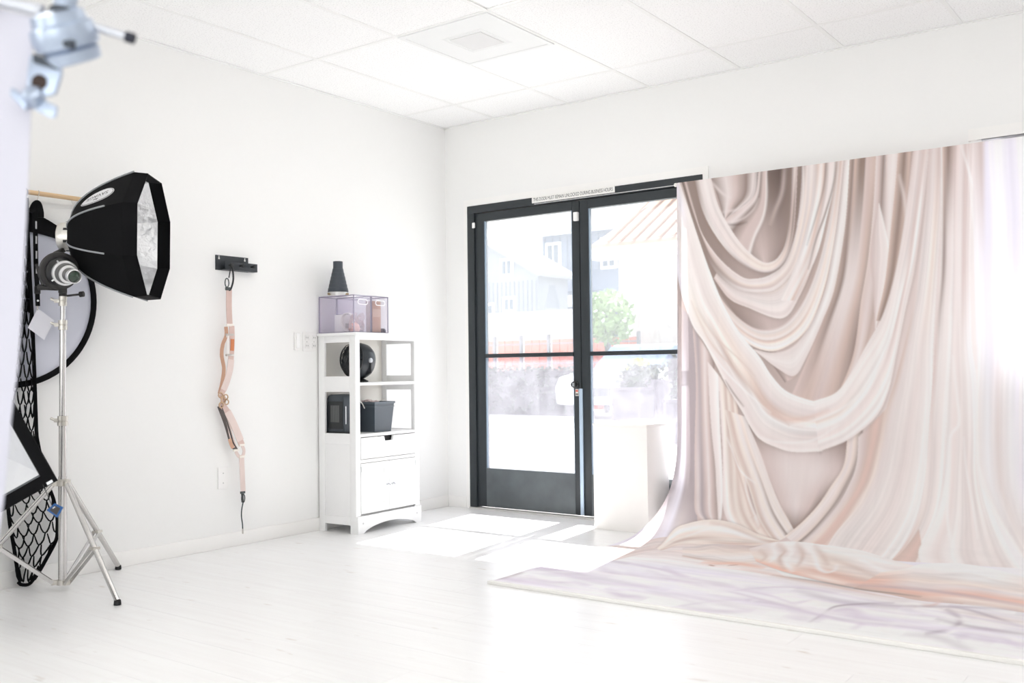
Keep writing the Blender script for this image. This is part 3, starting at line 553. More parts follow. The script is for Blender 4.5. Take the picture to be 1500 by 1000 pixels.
# doubled hem along the free edge at the back of the hanging part
hem = MB(); hv = []
for y, z, x in zip(prof[:880:6, 0], prof[:880:6, 1], XL[:880:6]):
    hv.append((x, y+.003, z-.003 if y < -.3 else z)); hv.append((x+.028, y+.003, z-.003 if y < -.3 else z))
nq = len(hv)//2; hem.add(hv, [(2*i, 2*i+1, 2*i+3, 2*i+2) for i in range(nq-1)]).build('side_hem', mat('hem_cloth', (196, 186, 188), .8), bd)
MB().obox(((1.812+XR)/2, -1.872, .0078), ((XR-1.812)/2, 0, 0), (0, .011, 0), (0, 0, .0076)).build('front_batten', m_hem, bd, bevel=.003)
br = thing('backdrop_bar', (3.05, -.088, 2.09), 'thin white rod carrying the top of the printed backdrop', 'rod')
MB().cyl((1.905, -.088, 2.096), (XR+.05, -.088, 2.096), .0095).build('bar', m_hem, br, smooth=True)
MB().lathe((1.905, -.088, 2.096), (-1, 0, 0), [(.0, -.006), (.0125, -.004), (.0125, .004), (.008, .009), (0, .01)], 16).build('end_cap', m_hem, br, smooth=True)
for x in (2.35, 3.4): MB().box(x-.01, x+.01, -.08, 0, 2.09, 2.104).build('wall_bracket', m_hem, br)
# ------------------------------------------------------------------ pedestal
pd = thing('pedestal', (1.6, -.16, 0), 'plain white box pedestal standing in front of the glass door', 'pedestal')
m_ped = mat('pedestal_paint', (244, 241, 238), .5, var=.015)
MB().box(1.42, 1.795, -.30, -.024, 0, .632).build('body', m_ped, pd, bevel=.003); MB().box(1.418, 1.797, -.302, -.022, .632, .648).build('top_board', m_ped, pd, bevel=.003)
# ------------------------------------------------------------------ white cabinet
CB = V(.012, -1.259, 0); CT = .038; CD, CW, CH = .312, .597, 1.223
def cl(x, y, z): return CB+V(x*math.cos(CT)-y*math.sin(CT), x*math.sin(CT)+y*math.cos(CT), z)
cx_, cy_ = V(math.cos(CT), math.sin(CT), 0), V(-math.sin(CT), math.cos(CT), 0)
def cbox(mb, x0, x1, y0, y1, z0, z1): return mb.obox(cl((x0+x1)/2, (y0+y1)/2, (z0+z1)/2), cx_*(x1-x0)/2, cy_*(y1-y0)/2, (0, 0, (z1-z0)/2))
m_cab = mat('cabinet_paint', (243, 243, 243), .4, var=.01)
cb = thing('storage_cabinet', cl(CD/2, CW/2, 0), 'tall narrow white cabinet with open shelves, drawer and two doors', 'cabinet')
def cpart(name, *a, m=None, parent=None, bevel=.002): return cbox(MB(), *a).build(name, m or m_cab, parent or cb, bevel=bevel)
cpart('top_board', -.004, CD+.012, -.01, CW+.01, CH-.018, CH)
for y0, y1 in ((.0, .018), (CW-.018, CW)):
    for x0, x1 in ((0, .05), (CD-.05, CD)): cpart('post', x0, x1, y0, y1, 0, CH-.018)
    for z0, z1 in ((CH-.06, CH-.018), (.86, .955), (.54, .605), (.05, .10)): cpart('side_rail', .05, CD-.05, y0, y1, z0, z1)
    cpart('side_panel', .05, CD-.05, y0+.004, y1-.004, .10, .54)
cpart('back_panel', .004, .01, .018, CW-.018, .06, CH-.02, m=mat('cabinet_back', (240, 237, 230), .6, var=.01))
cpart('shelf', .01, CD-.004, .018, CW-.018, .898, .916); cpart('shelf', .01, CD-.004, .018, CW-.018, .582, .6); cpart('bottom_board', .01, CD-.02, .018, CW-.018, .10, .115)
for y0, y1 in ((.018, .04), (CW-.04, CW-.018)): cpart('front_stile', CD-.018, CD, y0, y1, .09, CH-.018)
cpart('front_rail', CD-.018, CD, .04, CW-.04, CH-.045, CH-.018); cpart('front_rail', CD-.018, CD, .04, CW-.04, .425, .445)
# drawer front with a notched hand hole
yc = CW/2; o = [(.043, .449), (yc-.04, .449), (CW-.043, .449), (CW-.043, .578), (yc+.045, .578), (yc+.036, .548), (yc-.036, .548), (yc-.045, .578), (.043, .578)]
dr = MB().prism([cl(CD-.014, y, z) for y, z in o], cx_*.016).build('drawer', m_cab, cb)
cbox(MB(), CD-.05, CD-.02, yc-.05, yc+.05, .545, .579).build('hand_hole_shade', mat('recess_shade', (25, 25, 26), .8), dr)  # near-black block paints the shade inside the drawer notch
for s_, ya, yb in ((0, .043, yc-.002), (1, yc+.002, CW-.043)):
    d = MB(); cbox(d, CD-.014, CD-.004, ya+.04, yb-.04, .16, .385)
    for a in ((ya, ya+.045, .118, .422), (yb-.045, yb, .118, .422), (ya+.045, yb-.045, .118, .165), (ya+.045, yb-.045, .377, .422)): cbox(d, CD-.014, CD+.003, a[0], a[1], a[2], a[3])
    dd = d.build('cabinet_door', m_cab, cb); ky = yb-.022 if s_ == 0 else ya+.022
    MB().lathe(cl(CD+.003, ky, .275), cx_, [(.005, 0), (.005, .01), (.011, .014), (.011, .02), (.004, .024)], 16).build('knob', mat('chrome', (205, 207, 210), .2, metal=1), dd, smooth=True)
    MB().cyl(cl(CD+.001, ya-.001 if s_ == 0 else yb+.001, .37), cl(CD+.001, ya-.001 if s_ == 0 else yb+.001, .405), .004).build('hinge', MATS['chrome'], dd, smooth=True)
ar = [(.0, 0), (.05, 0)]+[(.05+(CW-.1)*k/20, .05*math.sin(math.pi*k/20)**.6) for k in range(21)]+[(CW, 0), (CW, .105), (0, .105)]
ap = MB().prism([cl(CD-.002, y, z) for y, z in ar], cx_*.016).build('arched_apron', m_cab, cb)
for y in (.045, CW-.045): MB().lathe(cl(CD+.014, y, .062), cx_, [(.006, 0), (.006, .002)], 12).build('screw_cap', mat('screw_cap', (205, 205, 205), .4), ap)
# acrylic bins on the cabinet
m_acr = sheer('smoky_acrylic', (253, 252, 254), .8, .05, veil=(.06, .08), veilc=(240, 236, 248), nscale=4)
m_edge = sheer('acrylic_edge', (214, 210, 222), .4, .1, veil=(.4, .45), veilc=(196, 190, 206), nscale=4)
def bin_(y0, y1, la):
    t = thing('acrylic_bin', cl(.15, (y0+y1)/2, CH), la, 'storage bin', 'clear bins on the cabinet'); z0, z1 = CH+.001, CH+.228; x0, x1 = .004, .30
    for a in ((x0+.004, x1-.004, y0, y0+.004, z0, z1), (x0+.004, x1-.004, y1-.004, y1, z0, z1), (x0, x0+.004, y0, y1, z0, z1)): cbox(MB(), *a).build('wall_sheet', m_acr, t)
    cbox(MB(), x1-.004, x1, y0, y1, z0, z1).build('front_sheet', m_acr, t); cbox(MB(), x0, x1, y0, y1, z0-.0005, z0+.004).build('base_sheet', m_edge, t)
    e = MB()
    for (xa, xb, ya, yb) in ((x0, x1, y0, y0+.005), (x0, x1, y1-.005, y1), (x0, x0+.005, y0, y1), (x1-.005, x1+.001, y0, y1)): cbox(e, xa, xb, ya, yb, z1-.004, z1+.002)
    for xa, ya in ((x1-.004, y0), (x1-.004, y1-.005), (x0, y0), (x0, y1-.005)): cbox(e, xa, xa+.005, ya, ya+.005, z0, z1)
    e.build('rim', m_edge, t)
    yc_ = (y0+y1)/2; zc_ = z1-.04; out = []; inn = []
    for k in range(24):
        a = 2*math.pi*k/24; sx = .028 if math.cos(a) > 0 else -.028; out.append(cl(x1+.0015, yc_+sx+.017*math.cos(a), zc_+.017*math.sin(a))); inn.append(cl(x1+.0015, yc_+sx+.0125*math.cos(a), zc_+.0125*math.sin(a)))
    MB().ring(out, inn, cx_*.003).build('hand_hole_rim', mat('polished_edge', (246, 245, 248), .2), t)
    return z0
bz = bin_(.002, .158, 'clear smoky bin holding cables and a white box, left on cabinet top'); bin_(.162, .318, 'clear smoky bin with a brown block inside, right on cabinet top')
t = thing('cable_coil', cl(.2, .07, bz+.005), 'coil of white cable inside the left clear bin', 'cable')
for k in range(4): MB().tube([cl(.2+.05*math.cos(a), .045+.006*k+.004*math.sin(2*a), bz+.065+.055*math.sin(a)) for a in [2*math.pi*i/28 for i in range(28)]], .004, 6, closed=True).build('loop', mat('white_cable', (240, 238, 238), .5), t, smooth=True)
t = thing('adapter_box', cl(.12, .09, bz+.005), 'white adapter box inside the left clear bin', 'box')
cbox(MB(), .08, .16, .06, .12, bz+.0045, bz+.115).build('case', mat('adapter_white', (242, 241, 243), .4), t, bevel=.006); cbox(MB(), .155, .162, .075, .105, bz+.03, bz+.06).build('socket', mat('adapter_grey', (190, 188, 190), .4), t)
t = thing('plastic_pouch', cl(.27, .1, bz+.005), 'crumpled clear pouch with pink packing inside the left clear bin', 'pouch')
pv = [cl(.24+.04*(j % 2)*random.random(), .02+.12*i/9, bz+.005+.12*j/9*(.4+.6*abs(math.sin(i*.7)))) for j in range(10) for i in range(10)]
MB().add(pv, [(j*10+i, j*10+i+1, j*10+11+i, j*10+10+i) for j in range(9) for i in range(9)]).build('film', sheer('pouch_film', (250, 246, 248), .6, .15, veil=(.3, .6), veilc=(240, 222, 222), nscale=14), t, smooth=True)
MB().lathe(cl(.25, .06, bz+.0045), (0, 0, 1), [(.0, 0), (.03, .002), (.036, .02), (.028, .045), (.01, .058), (0, .06)], 14).build('packing', mat('pink_packing', (238, 196, 188), .7), t, smooth=True)
t = thing('wooden_block', cl(.26, .22, bz+.005), 'brown wooden block upright in the right clear bin', 'block')
cbox(MB(), .235, .285, .18, .265, bz+.0045, bz+.2).build('block', mat('brown_wood', (198, 168, 150), .6, var=.12, scale=8), t, bevel=.004); cbox(MB(), .2851, .2865, .19, .255, bz+.1, bz+.15).build('paper_label', mat('tan_paper', (214, 190, 176), .7), t)
# snoot on the bins
ct = CH+.2305
sn = thing('conical_snoot', cl(.1, .075, ct), 'black stepped cone snoot standing on the clear bins', 'snoot')
so = cl(.1, .075, ct); m_bk = mat('matte_black', (38, 41, 45), .6, var=.1)
m_chr = MATS['chrome']
MB().lathe(so, (0, 0, 1), [(.058, 0), (.058, .012), (.062, .013), (.062, .026), (.058, .03)], 32).build('mount_ring', mat('satin_silver', (214, 214, 212), .3, metal=.8), sn, smooth=True)
pf = [(.064, .028)]
for k in range(6): r0 = .064-.0055*k; z = .03+.024*k; pf += [(r0, z), (r0-.003, z+.022), (r0-.0055, z+.024)]
pf += [(.031, .176), (.030, .18), (.030, .22), (.027, .22), (.027, .2), (0, .2)]
MB().lathe(so, (0, 0, 1), pf, 32).build('cone', mat('snoot_grey', (62, 68, 76), .5, var=.06), sn, smooth=True)
for a in (.3, 2.4, 4.5): MB().obox(so+V(.062*math.cos(a), .062*math.sin(a), .014), (.004, 0, 0), (0, .012, 0), (0, 0, .006)).build('lock_lug', mat('brass_lug', (150, 130, 100), .4, metal=.7), sn)
# webcam-like black gadget
gd = thing('small_camera', cl(.2, .37, CH), 'small black camera gadget beside the clear bins', 'camera'); go = cl(.2, .37, CH)
MB().lathe(go+V(0, 0, .0005), (0, 0, 1), [(.02, 0), (.024, .004), (.024, .026), (.018, .034), (0, .036)], 18).build('body', mat('gadget_black', (46, 50, 56), .35), gd, smooth=True)
MB().lathe(go+cx_*.021+V(0, 0, .018), cx_, [(.009, 0), (.009, .006), (.006, .007)], 14).build('lens', mat('lens_black', (15, 16, 20), .15), gd, smooth=True)
# desk fan on the upper shelf: cage towards the open side, dome towards the room
m_fan = mat('fan_black', (30, 33, 36), .38, var=.08)
fz = .9165; fc = cl(.17, .165, fz+.135); fa = (-cy_*.88-cx_*.15+V(0, 0, .12)).normalized()
fn = thing('desk_fan', cl(.17, .165, fz), 'round black desk fan on the upper cabinet shelf', 'fan')
MB().lathe(fc, -fa, [(.108, -.03), (.114, -.02), (.114, .02), (.11, .05), (.095, .075), (.06, .092), (.02, .098), (0, .098)], 36).build('rear_dome', mat('fan_dome', (44, 49, 54), .3, var=.05), fn, smooth=True)
cgp = MB().lathe(fc, fa, [(.104, .028), (.108, .03), (.108, .036), (.104, .038)], 36, cap=False).build('cage', m_fan, fn, smooth=True)
for k in range(6): MB().tube([fc+fa*(.036+.05*(1-((.018+.016*k)/.105)**2))+(.018+.016*k)*(math.cos(a)*cx_+math.sin(a)*V(0, 0, 1)) for a in [2*math.pi*i/30 for i in range(30)]], .0022, 5, closed=True).build('cage_ring', m_fan, cgp, smooth=True)
for k in range(12):
    a = 2*math.pi*k/12; MB().tube([fc+fa*(.036+.05*(1-(r_/.105)**2))+r_*(math.cos(a)*cx_+math.sin(a)*V(0, 0, 1)) for r_ in (.012, .04, .07, .105)], .002, 5).build('cage_spoke', m_fan, cgp, smooth=True)
hb = MB().lathe(fc+fa*.082, fa, [(.02, 0), (.02, .006), (.012, .01), (0, .011)], 20).build('hub', m_fan, fn, smooth=True)
for k in range(4):
    a = 2*math.pi*k/4; e = math.cos(a)*cx_+math.sin(a)*V(0, 0, 1); g = fa.cross(e); MB().prism([fc+e*.015-g*.01+fa*.01, fc+e*.09-g*.035+fa*.022, fc+e*.095+g*.02-fa*.004, fc+e*.02+g*.012-fa*.004], fa*.002).build('blade', m_fan, fn)
MB().lathe(cl(.17, .165, fz+.0003), (0, 0, 1), [(.07, 0), (.072, .008), (.05, .018), (.022, .026), (.02, .06)], 28).build('foot', m_fan, fn, smooth=True)
MB().tube([fc+cx_*.116+V(0, 0, 0), cl(.28, .17, fz+.06), cl(.2, .17, fz+.03)], .008, 8).build('yoke_arm', m_fan, fn, smooth=True)
MB().lathe(fc+cx_*.116, cx_, [(.016, -.006), (.016, .004), (.01, .008), (0, .008)], 18).build('pivot_knob', mat('fan_badge', (180, 184, 188), .3, metal=.6), fn, smooth=True)
MB().tube([fc-fa*.02-cy_*.1+cx_*a*.02+V(0, 0, .02-.03*abs(a)) for a in (-1, -.5, 0, .5, 1)], .003, 6).build('handle', m_fan, fn, smooth=True)
MB().tube(cat([cl(.12, .13, fz+.006), cl(.1, .07, fz+.004), cl(.13, .04, fz+.004), cl(.07, .03, fz+.004)], 6), .0035, 6).build('power_cord', m_fan, fn, smooth=True)
# heater on the lower shelf
hz = .6005; ht = thing('space_heater', cl(.11, .09, hz), 'small dark grey space heater on the lower cabinet shelf', 'heater')
m_ht = mat('heater_grey', (58, 65, 72), .4, var=.06)
ho = [(.035, .0), (.04, .2), (.05, .222), (.07, .23), (.15, .23), (.175, .222), (.185, .2), (.19, 0)]
MB().prism([cl(x, .032, hz+.012+z) for x, z in ho], cy_*.12).build('case', m_ht, ht, bevel=.005)
cbox(MB(), .05, .175, .0285, .031, hz+.03, hz+.2).build('front_bezel', mat('heater_black', (34, 37, 40), .5), ht, bevel=.003)
gr = cbox(MB(), .075, .15, .0265, .0285, hz+.07, hz+.175).build('grille', mat('heater_mesh', (82, 84, 86), .5), ht)
for k in range(9): cbox(MB(), .077+.008*k, .081+.008*k, .0245, .0265, hz+.072, hz+.173).build('slat', mat('heater_slat', (110, 112, 112), .4, metal=.5), gr)
cbox(MB(), .03, .195, .025, .155, hz, hz+.012).build('base', mat('heater_black', (34, 37, 40), .5), ht, bevel=.003)
cbox(MB(), .1885, .1905, .04, .047, hz+.06, hz+.17).build('side_strip', mat('white_strip', (236, 238, 240), .4), ht)
# dark bin with rope handles
bk = thing('storage_basket', cl(.15, .3, hz), 'dark grey tapered plastic basket with rope handles on the lower shelf', 'basket')
m_bs = mat('basket_grey', (76, 84, 92), .35, var=.06)
def brect(i, z, g=0): return [cl(.04-g+i, .215-g+i, z), cl(.272+g-i, .215-g+i, z), cl(.272+g-i, .392+g-i, z), cl(.04-g+i, .392+g-i, z)]
ob, it = brect(.012, hz+.0005), brect(-.004, hz+.19); o2, i2 = brect(.016, hz+.006), brect(0, hz+.19)
MB().add(ob+it+o2+i2, [(0, 1, 2, 3), (8, 9, 10, 11)]+[(k, (k+1) % 4, 4+(k+1) % 4, 4+k) for k in range(4)]+[(8+k, 8+(k+1) % 4, 12+(k+1) % 4, 12+k) for k in range(4)]+[(4+k, 4+(k+1) % 4, 12+(k+1) % 4, 12+k) for k in range(4)]).build('tub', m_bs, bk)
MB().ring(brect(-.008, hz+.178), brect(-.002, hz+.178), (0, 0, .013)).build('rim', mat('basket_rim', (96, 104, 112), .4), bk)
MB().ring(brect(-.0045, hz+.158), brect(.001, hz+.158), (0, 0, .004)).build('rib', mat('basket_rim', (96, 104, 112), .4), bk)
for s_, y in ((-1, .211), (1, .398)):
    MB().tube(cat([cl(.13, y, hz+.15), cl(.135, y+s_*.02, hz+.185), cl(.16, y+s_*.035, hz+.205), cl(.185, y+s_*.02, hz+.185), cl(.19, y, hz+.15)], 6), .0035, 6).build('rope_handle', mat('white_rope', (232, 230, 226), .7), bk, smooth=True)
t = thing('tangled_cord', cl(.16, .3, hz+.18), 'tangled pink and white cord heaped in the dark basket', 'cord')
for k in range(3): MB().tube(cat([cl(.14+.04*math.cos(2.1*i+k), .3+.06*math.cos(1.3*i+2*k), hz+.155+.045*abs(math.sin(1.7*i+k))) for i in range(9)], 5), .004, 6).build('loop', mat('pinkish_cord', (224, 206, 204), .6), t, smooth=True)
MB().tube(cat([cl(.13, .29, hz+.02), cl(.15, .31, hz+.1), cl(.14, .3, hz+.16)], 5), .012, 6).build('bundle', mat('pinkish_cord', (224, 206, 204), .6), t, smooth=True)
# ------------------------------------------------------------------ wall plates
m_pl = mat('plate_white', (242, 241, 240), .4, var=.008)
sw = thing('wall_remote', (0, -1.424, 1.12), 'slim white remote holder on the wall beside the outlet plate', 'remote')
MB().box(0, .016, -1.448, -1.404, 1.118, 1.226).build('cradle', m_pl, sw, bevel=.004); MB().box(.016, .024, -1.442, -1.416, 1.13, 1.222).build('remote', mat('remote_white', (248, 248, 248), .35), sw, bevel=.003)
ol = thing('double_outlet', (0, -1.318, 1.115), 'double gang white wall outlet plate next to the cabinet', 'outlet')
MB().box(0, .006, -1.377, -1.258, 1.113, 1.229).build('plate', m_pl, ol, bevel=.002)
for y in (-1.347, -1.289):
    for z in (1.196, 1.146):
        s_ = MB().box(.006, .009, y-.017, y+.017, z-.016, z+.016).build('socket', mat('socket_white', (236, 235, 234), .4), ol, bevel=.003)
        for dy in (-.006, .006): MB().box(.009, .0095, y+dy-.0015, y+dy+.0015, z-.004, z+.006).build('slot', mat('slot_grey', (120, 118, 116), .6), s_)
    MB().lathe((.006, y, 1.171), (1, 0, 0), [(.004, 0), (.003, .002)], 10).build('screw', mat('screw_grey', (200, 200, 198), .4), ol)
op = thing('blank_plate', (0, -1.972, .332), 'blank white wall plate low on the wall behind the hanging strap', 'wall plate')
MB().box(0, .006, -2.006, -1.938, .332, .453).build('plate', m_pl, op, bevel=.003)
for z in (.365, .42): MB().lathe((.006, -1.972, z), (1, 0, 0), [(.004, 0), (.003, .002)], 10).build('screw', mat('screw_grey', (200, 200, 198), .4), op)
# ------------------------------------------------------------------ hook rack and leather harness
rk = thing('hook_rack', (0, -1.9, 1.567), 'black metal wall rack with three hooks', 'hook rack')
m_rk = mat('rack_black', (50, 54, 59), .5, var=.06)
bp_ = MB().box(0, .004, -2.018, -1.79, 1.567, 1.652).build('back_plate', m_rk, rk, bevel=.001)
for y in (-1.995, -1.815):
    k_ = MB().lathe((.004, y, 1.634), (1, 0, 0), [(.006, 0), (.006, .001)], 12).build('keyhole', mat('keyhole_white', (236, 235, 232), .6), bp_)
    MB().box(.004, .005, y-.0025, y+.0025, 1.634, 1.648).build('slot', mat('keyhole_white', (236, 235, 232), .6), k_)
MB().box(.004, .045, -1.982, -1.757, 1.568, 1.573).build('shelf_lip', m_rk, rk); MB().box(.041, .045, -1.982, -1.757, 1.573, 1.615).build('front_bar', m_rk, rk, bevel=.001)
for y in (-1.955, -1.88, -1.8): MB().lathe((.045, y, 1.595), (1, 0, 0), [(.006, 0), (.006, .02), (.011, .022), (.011, .028), (0, .03)], 14).build('peg', mat('peg_black', (28, 30, 33), .45), rk, smooth=True)
HX = .055
hs = thing('leather_harness', (HX, -1.95, .08), 'blush leather camera harness strap hanging from the wall rack', 'harness')
m_le = mat('blush_leather', (212, 186, 178), .5, var=.08, scale=30); m_le2 = mat('tan_suede', (206, 164, 140), .8, var=.1, scale=40); m_lp = mat('pale_leather', (226, 208, 202), .5, var=.06, scale=30)
m_dk = mat('black_cord', (34, 36, 38), .6)
def hp(L, dx=0): return [(HX+dx, y, z) for y, z in L]
def strap(name, L, w, m, dx=0, n=8, th=.004, nrm=(1, -.15, 0)): return MB().ribbon(cat(hp(L, dx), n), w, nrm, th).build(name, m, hs)
MB().tube(cat([(.06, -1.955, 1.6), (.07, -1.952, 1.57), (.066, -1.945, 1.51), (.058, -1.955, 1.46), (.058, -1.968, 1.45)], 6), .005, 8).build('hanging_cord', m_dk, hs, smooth=True)
MB().tube(cat([(.06, -1.957, 1.6), (.068, -1.968, 1.56), (.062, -1.972, 1.52)], 6), .003, 8).build('hanging_cord', m_dk, hs, smooth=True)
m_met = mat('pale_metal', (196, 190, 184), .3, metal=.8)
cq = MB().tube([(HX+.004, -1.983+.013*math.cos(a), 1.492+.025*math.sin(a)) for a in [2*math.pi*i/20 for i in range(20)]], .0032, 8, closed=True).build('snap_hook', mat('dark_metal', (86, 90, 90), .35, metal=.7), hs, smooth=True)
MB().box(HX-.004, HX+.006, -1.99, -1.96, 1.45, 1.468).build('swivel', MATS['dark_metal'], cq, bevel=.002)
strap('upper_strap', [(-1.966, 1.455), (-1.967, 1.356), (-1.962, 1.25)], .034, m_le)
MB().box(HX-.003, HX+.006, -1.985, -1.94, 1.247, 1.262).build('buckle', mat('cream_buckle', (244, 238, 230), .3, metal=.2), hs, bevel=.002)
strap('shoulder_strap', [(-1.952, 1.25), (-1.95, 1.17), (-1.953, 1.116), (-1.965, 1.008), (-1.99, .932), (-2.022, .868)], .032, m_le, .004)
strap('shoulder_pad', [(-1.959, 1.06), (-1.968, 1.0), (-1.99, .935), (-2.012, .89)], .037, m_lp, .007)
strap('back_loop', [(-1.984, 1.245), (-1.983, 1.195), (-2.006, 1.145), (-2.014, 1.085), (-2.0, 1.01), (-2.012, .93), (-2.03, .87)], .02, m_le2, -.004, nrm=(.6, -1, 0))
strap('adjuster', [(-1.978, 1.2), (-1.977, 1.16), (-1.976, 1.08)], .016, mat('white_webbing', (238, 234, 232), .6), .003)
for z in (1.2, 1.085): MB().box(HX, HX+.009, -1.992, -1.94, z-.006, z+.006).build('buckle', m_met, hs, bevel=.002)
strap('leather_patch', [(-1.95, 1.175), (-1.951, 1.14), (-1.953, 1.11)], .02, mat('orange_leather', (205, 128, 84), .6), .0085)
for y, z in ((-2.03, .862), (-2.012, .835), (-2.026, .806), (-1.995, .85), (-1.99, .822)):
    MB().tube([(HX+.006, y+.014*math.cos(a), z+.014*math.sin(a)) for a in [2*math.pi*i/16 for i in range(16)]], .004, 6, closed=True).build('ring', mat('gold_metal', (206, 178, 150), .3, metal=.7), hs, smooth=True)
strap('back_patch', [(-2.03, .866), (-2.006, .838), (-2.022, .8)], .03, m_le, .001)
strap('shoulder_strap', [(-2.02, .808), (-1.985, .768), (-1.945, .7), (-1.91, .63), (-1.885, .575)], .036, m_le, .004); strap('shoulder_pad', [(-1.985, .768), (-1.948, .705), (-1.915, .64), (-1.897, .6)], .042, m_lp, .007)
strap('back_loop', [(-2.03, .8), (-1.99, .71), (-1.965, .64), (-1.948, .59), (-1.92, .548)], .026, mat('dark_strap', (92, 84, 82), .5), -.004, nrm=(.6, -1, 0))
strap('back_loop', [(-2.015, .8), (-1.975, .70), (-1.952, .62), (-1.93, .565)], .02, m_lp, 0)
strap('lining_end', [(-1.968, .615), (-1.958, .585), (-1.945, .562)], .02, m_le2, .003)
MB().ribbon(cat(hp([(-1.889, .585), (-1.868, .548), (-1.874, .515), (-1.9, .51), (-1.925, .542)]), 8), .018, (1, 0, 0), .004).build('joining_loop', m_lp, hs)
for y, z in ((-1.884, .575), (-1.925, .548), (-1.884, .508)): MB().box(HX-.003, HX+.008, y-.018, y+.018, z-.006, z+.006).build('buckle', MATS['cream_buckle'], hs, bevel=.002)
strap('lower_strap', [(-1.884, .508), (-1.88, .42), (-1.874, .31)], .03, m_lp)
cq = MB().tube([(HX, -1.874+.011*math.cos(a), .272+.024*math.sin(a)) for a in [2*math.pi*i/20 for i in range(20)]], .0035, 8, closed=True).build('snap_hook', mat('dark_metal', (86, 90, 90), .35, metal=.7), hs, smooth=True)
MB().box(HX-.005, HX+.005, -1.892, -1.862, .298, .312).build('swivel', MATS['dark_metal'], cq, bevel=.002); MB().ribbon(hp([(-1.88, .3), (-1.878, .25)]), .012, (1, 0, 0), .006).build('clip_body', m_dk, cq)
MB().tube(cat(hp([(-1.874, .25), (-1.884, .21), (-1.886, .17), (-1.88, .13), (-1.878, .1)]), 6), .0035, 6).build('tether_cord', mat('teal_black_cord', (44, 62, 62), .6), hs, smooth=True)
MB().cyl((HX, -1.878, .1), (HX, -1.877, .072), .004).build('tether_end', MATS['pale_metal'], hs, smooth=True)
# ------------------------------------------------------------------ light stand with bracket and optical snoot
SCN = V(.267, -3.057, 0); FEET = [V(.736, -3.073, .014), V(.046, -2.643, .014), V(.05, -3.44, .014)]
m_st = mat('brushed_steel', (204, 202, 200), .25, metal=.92, var=.05, scale=50); m_cr = mat('collar_nickel', (206, 202, 194), .3, metal=.8)
ls = thing('light_stand', SCN, 'chrome tripod light stand in front of the round reflector', 'light stand')
def pz(z): return SCN+V(0, 0, z)
MB().cyl(pz(.03), pz(.52), .0185, 20).build('lower_tube', m_st, ls, smooth=True); MB().cyl(pz(.5), pz(.79), .0165, 20).build('middle_tube', m_st, ls, smooth=True)
MB().cyl(pz(.78), pz(1.23), .0145, 20).build('upper_tube', m_st, ls, smooth=True); MB().cyl(pz(1.2), pz(1.36), .0115, 20).build('top_tube', m_st, ls, smooth=True)
for z, r_ in ((.775, .023), (1.215, .02), (1.325, .018)):
    c_ = MB().lathe(pz(z-.022), (0, 0, 1), [(r_, 0), (r_, .018), (r_*.88, .02), (r_*.88, .024), (r_, .026), (r_, .044)], 20).build('clamp_collar', m_cr, ls, smooth=True)
    MB().obox(pz(z)+V(-.026, -.012, .002), (.012, .006, 0), (-.003, .006, 0), (0, 0, .009)).build('clamp_lug', m_cr, c_, bevel=.002)
    MB().cyl(pz(z)+V(-.03, -.014, .0), pz(z)+V(-.05, -.03, .012), .006, 10).build('wing_knob', m_cr, c_, smooth=True)
hubc = MB().lathe(pz(.478), (0, 0, 1), [(.026, 0), (.028, .004), (.028, .026), (.024, .03)], 20).build('leg_hub', m_cr, ls, smooth=True)
btc = MB().lathe(pz(.028), (0, 0, 1), [(.026, 0), (.026, .022)], 20).build('brace_collar', m_cr, ls, smooth=True)
for Fp in FEET:
    d = (Fp-SCN); d.z = 0; d.normalize(); top = pz(.488)+d*.04; mid = top.lerp(Fp, .56); sd = V(-d.y, d.x, 0)
    lg = MB().cyl(top, Fp+V(0, 0, .004), .0122, 16).build('leg', m_st, ls, smooth=True)
    MB().lathe(Fp-V(0, 0, .014), (0, 0, 1), [(.015, .001), (.016, .006), (.014, .022), (.0, .023)], 14).build('rubber_foot', mat('rubber', (34, 34, 35), .8), lg, smooth=True)
    MB().obox(mid, d*.02, sd*.017, V(0, 0, .006)).build('leg_clip', m_cr, lg, bevel=.002)
    MB().obox(pz(.49)+d*.034, d*.012, sd*.012, V(0, 0, .012)).build('hinge_fork', m_cr, hubc, bevel=.002); MB().obox(pz(.04)+d*.034, d*.014, sd*.012, V(0, 0, .01)).build('brace_fork', m_cr, btc, bevel=.002)
    for s_ in (-1, 1): MB().obox((pz(.04)+d*.04+mid)/2+sd*.013*s_, (mid-pz(.04)-d*.04)/2, sd*.0015, ((mid-pz(.04)-d*.04).normalized().cross(sd))*.008).build('brace', m_st, ls)
# bracket head
D0 = V(.329, -3.107, 1.456); DS_ = V(.203, -.035, -.044).normalized(); e_up = (V(0, 0, 1)-DS_*DS_.z).normalized(); e_sd = DS_.cross(e_up)
bk_ = MB().lathe(D0-DS_*.022, DS_, [(.05, 0), (.078, .002), (.086, .008), (.086, .026), (.08, .03), (.06, .03), (.06, .022), (0, .022)], 40).build('bracket_ring', mat('bracket_black', (40, 38, 38), .55, var=.1), ls, smooth=True)
m_br = MATS['bracket_black']
sk = MB().obox(pz(1.395)+V(.02, -.012, .0), (.022, -.012, 0), (.009, .016, 0), (0, 0, .034)).build('bracket_neck', m_br, ls, bevel=.004)
MB().cyl(pz(1.335), pz(1.372), .017, 16).build('spigot_socket', m_br, ls, smooth=True)
MB().cyl(pz(1.35)+V(.014, .012, 0), pz(1.352)+V(.055, .05, .004), .005, 10).build('knob_stem', m_br, sk, smooth=True); MB().cyl(pz(1.352)+V(.055, .05, .004), pz(1.352)+V(.07, .062, .006), .013, 12).build('socket_knob', m_br, sk, smooth=True)
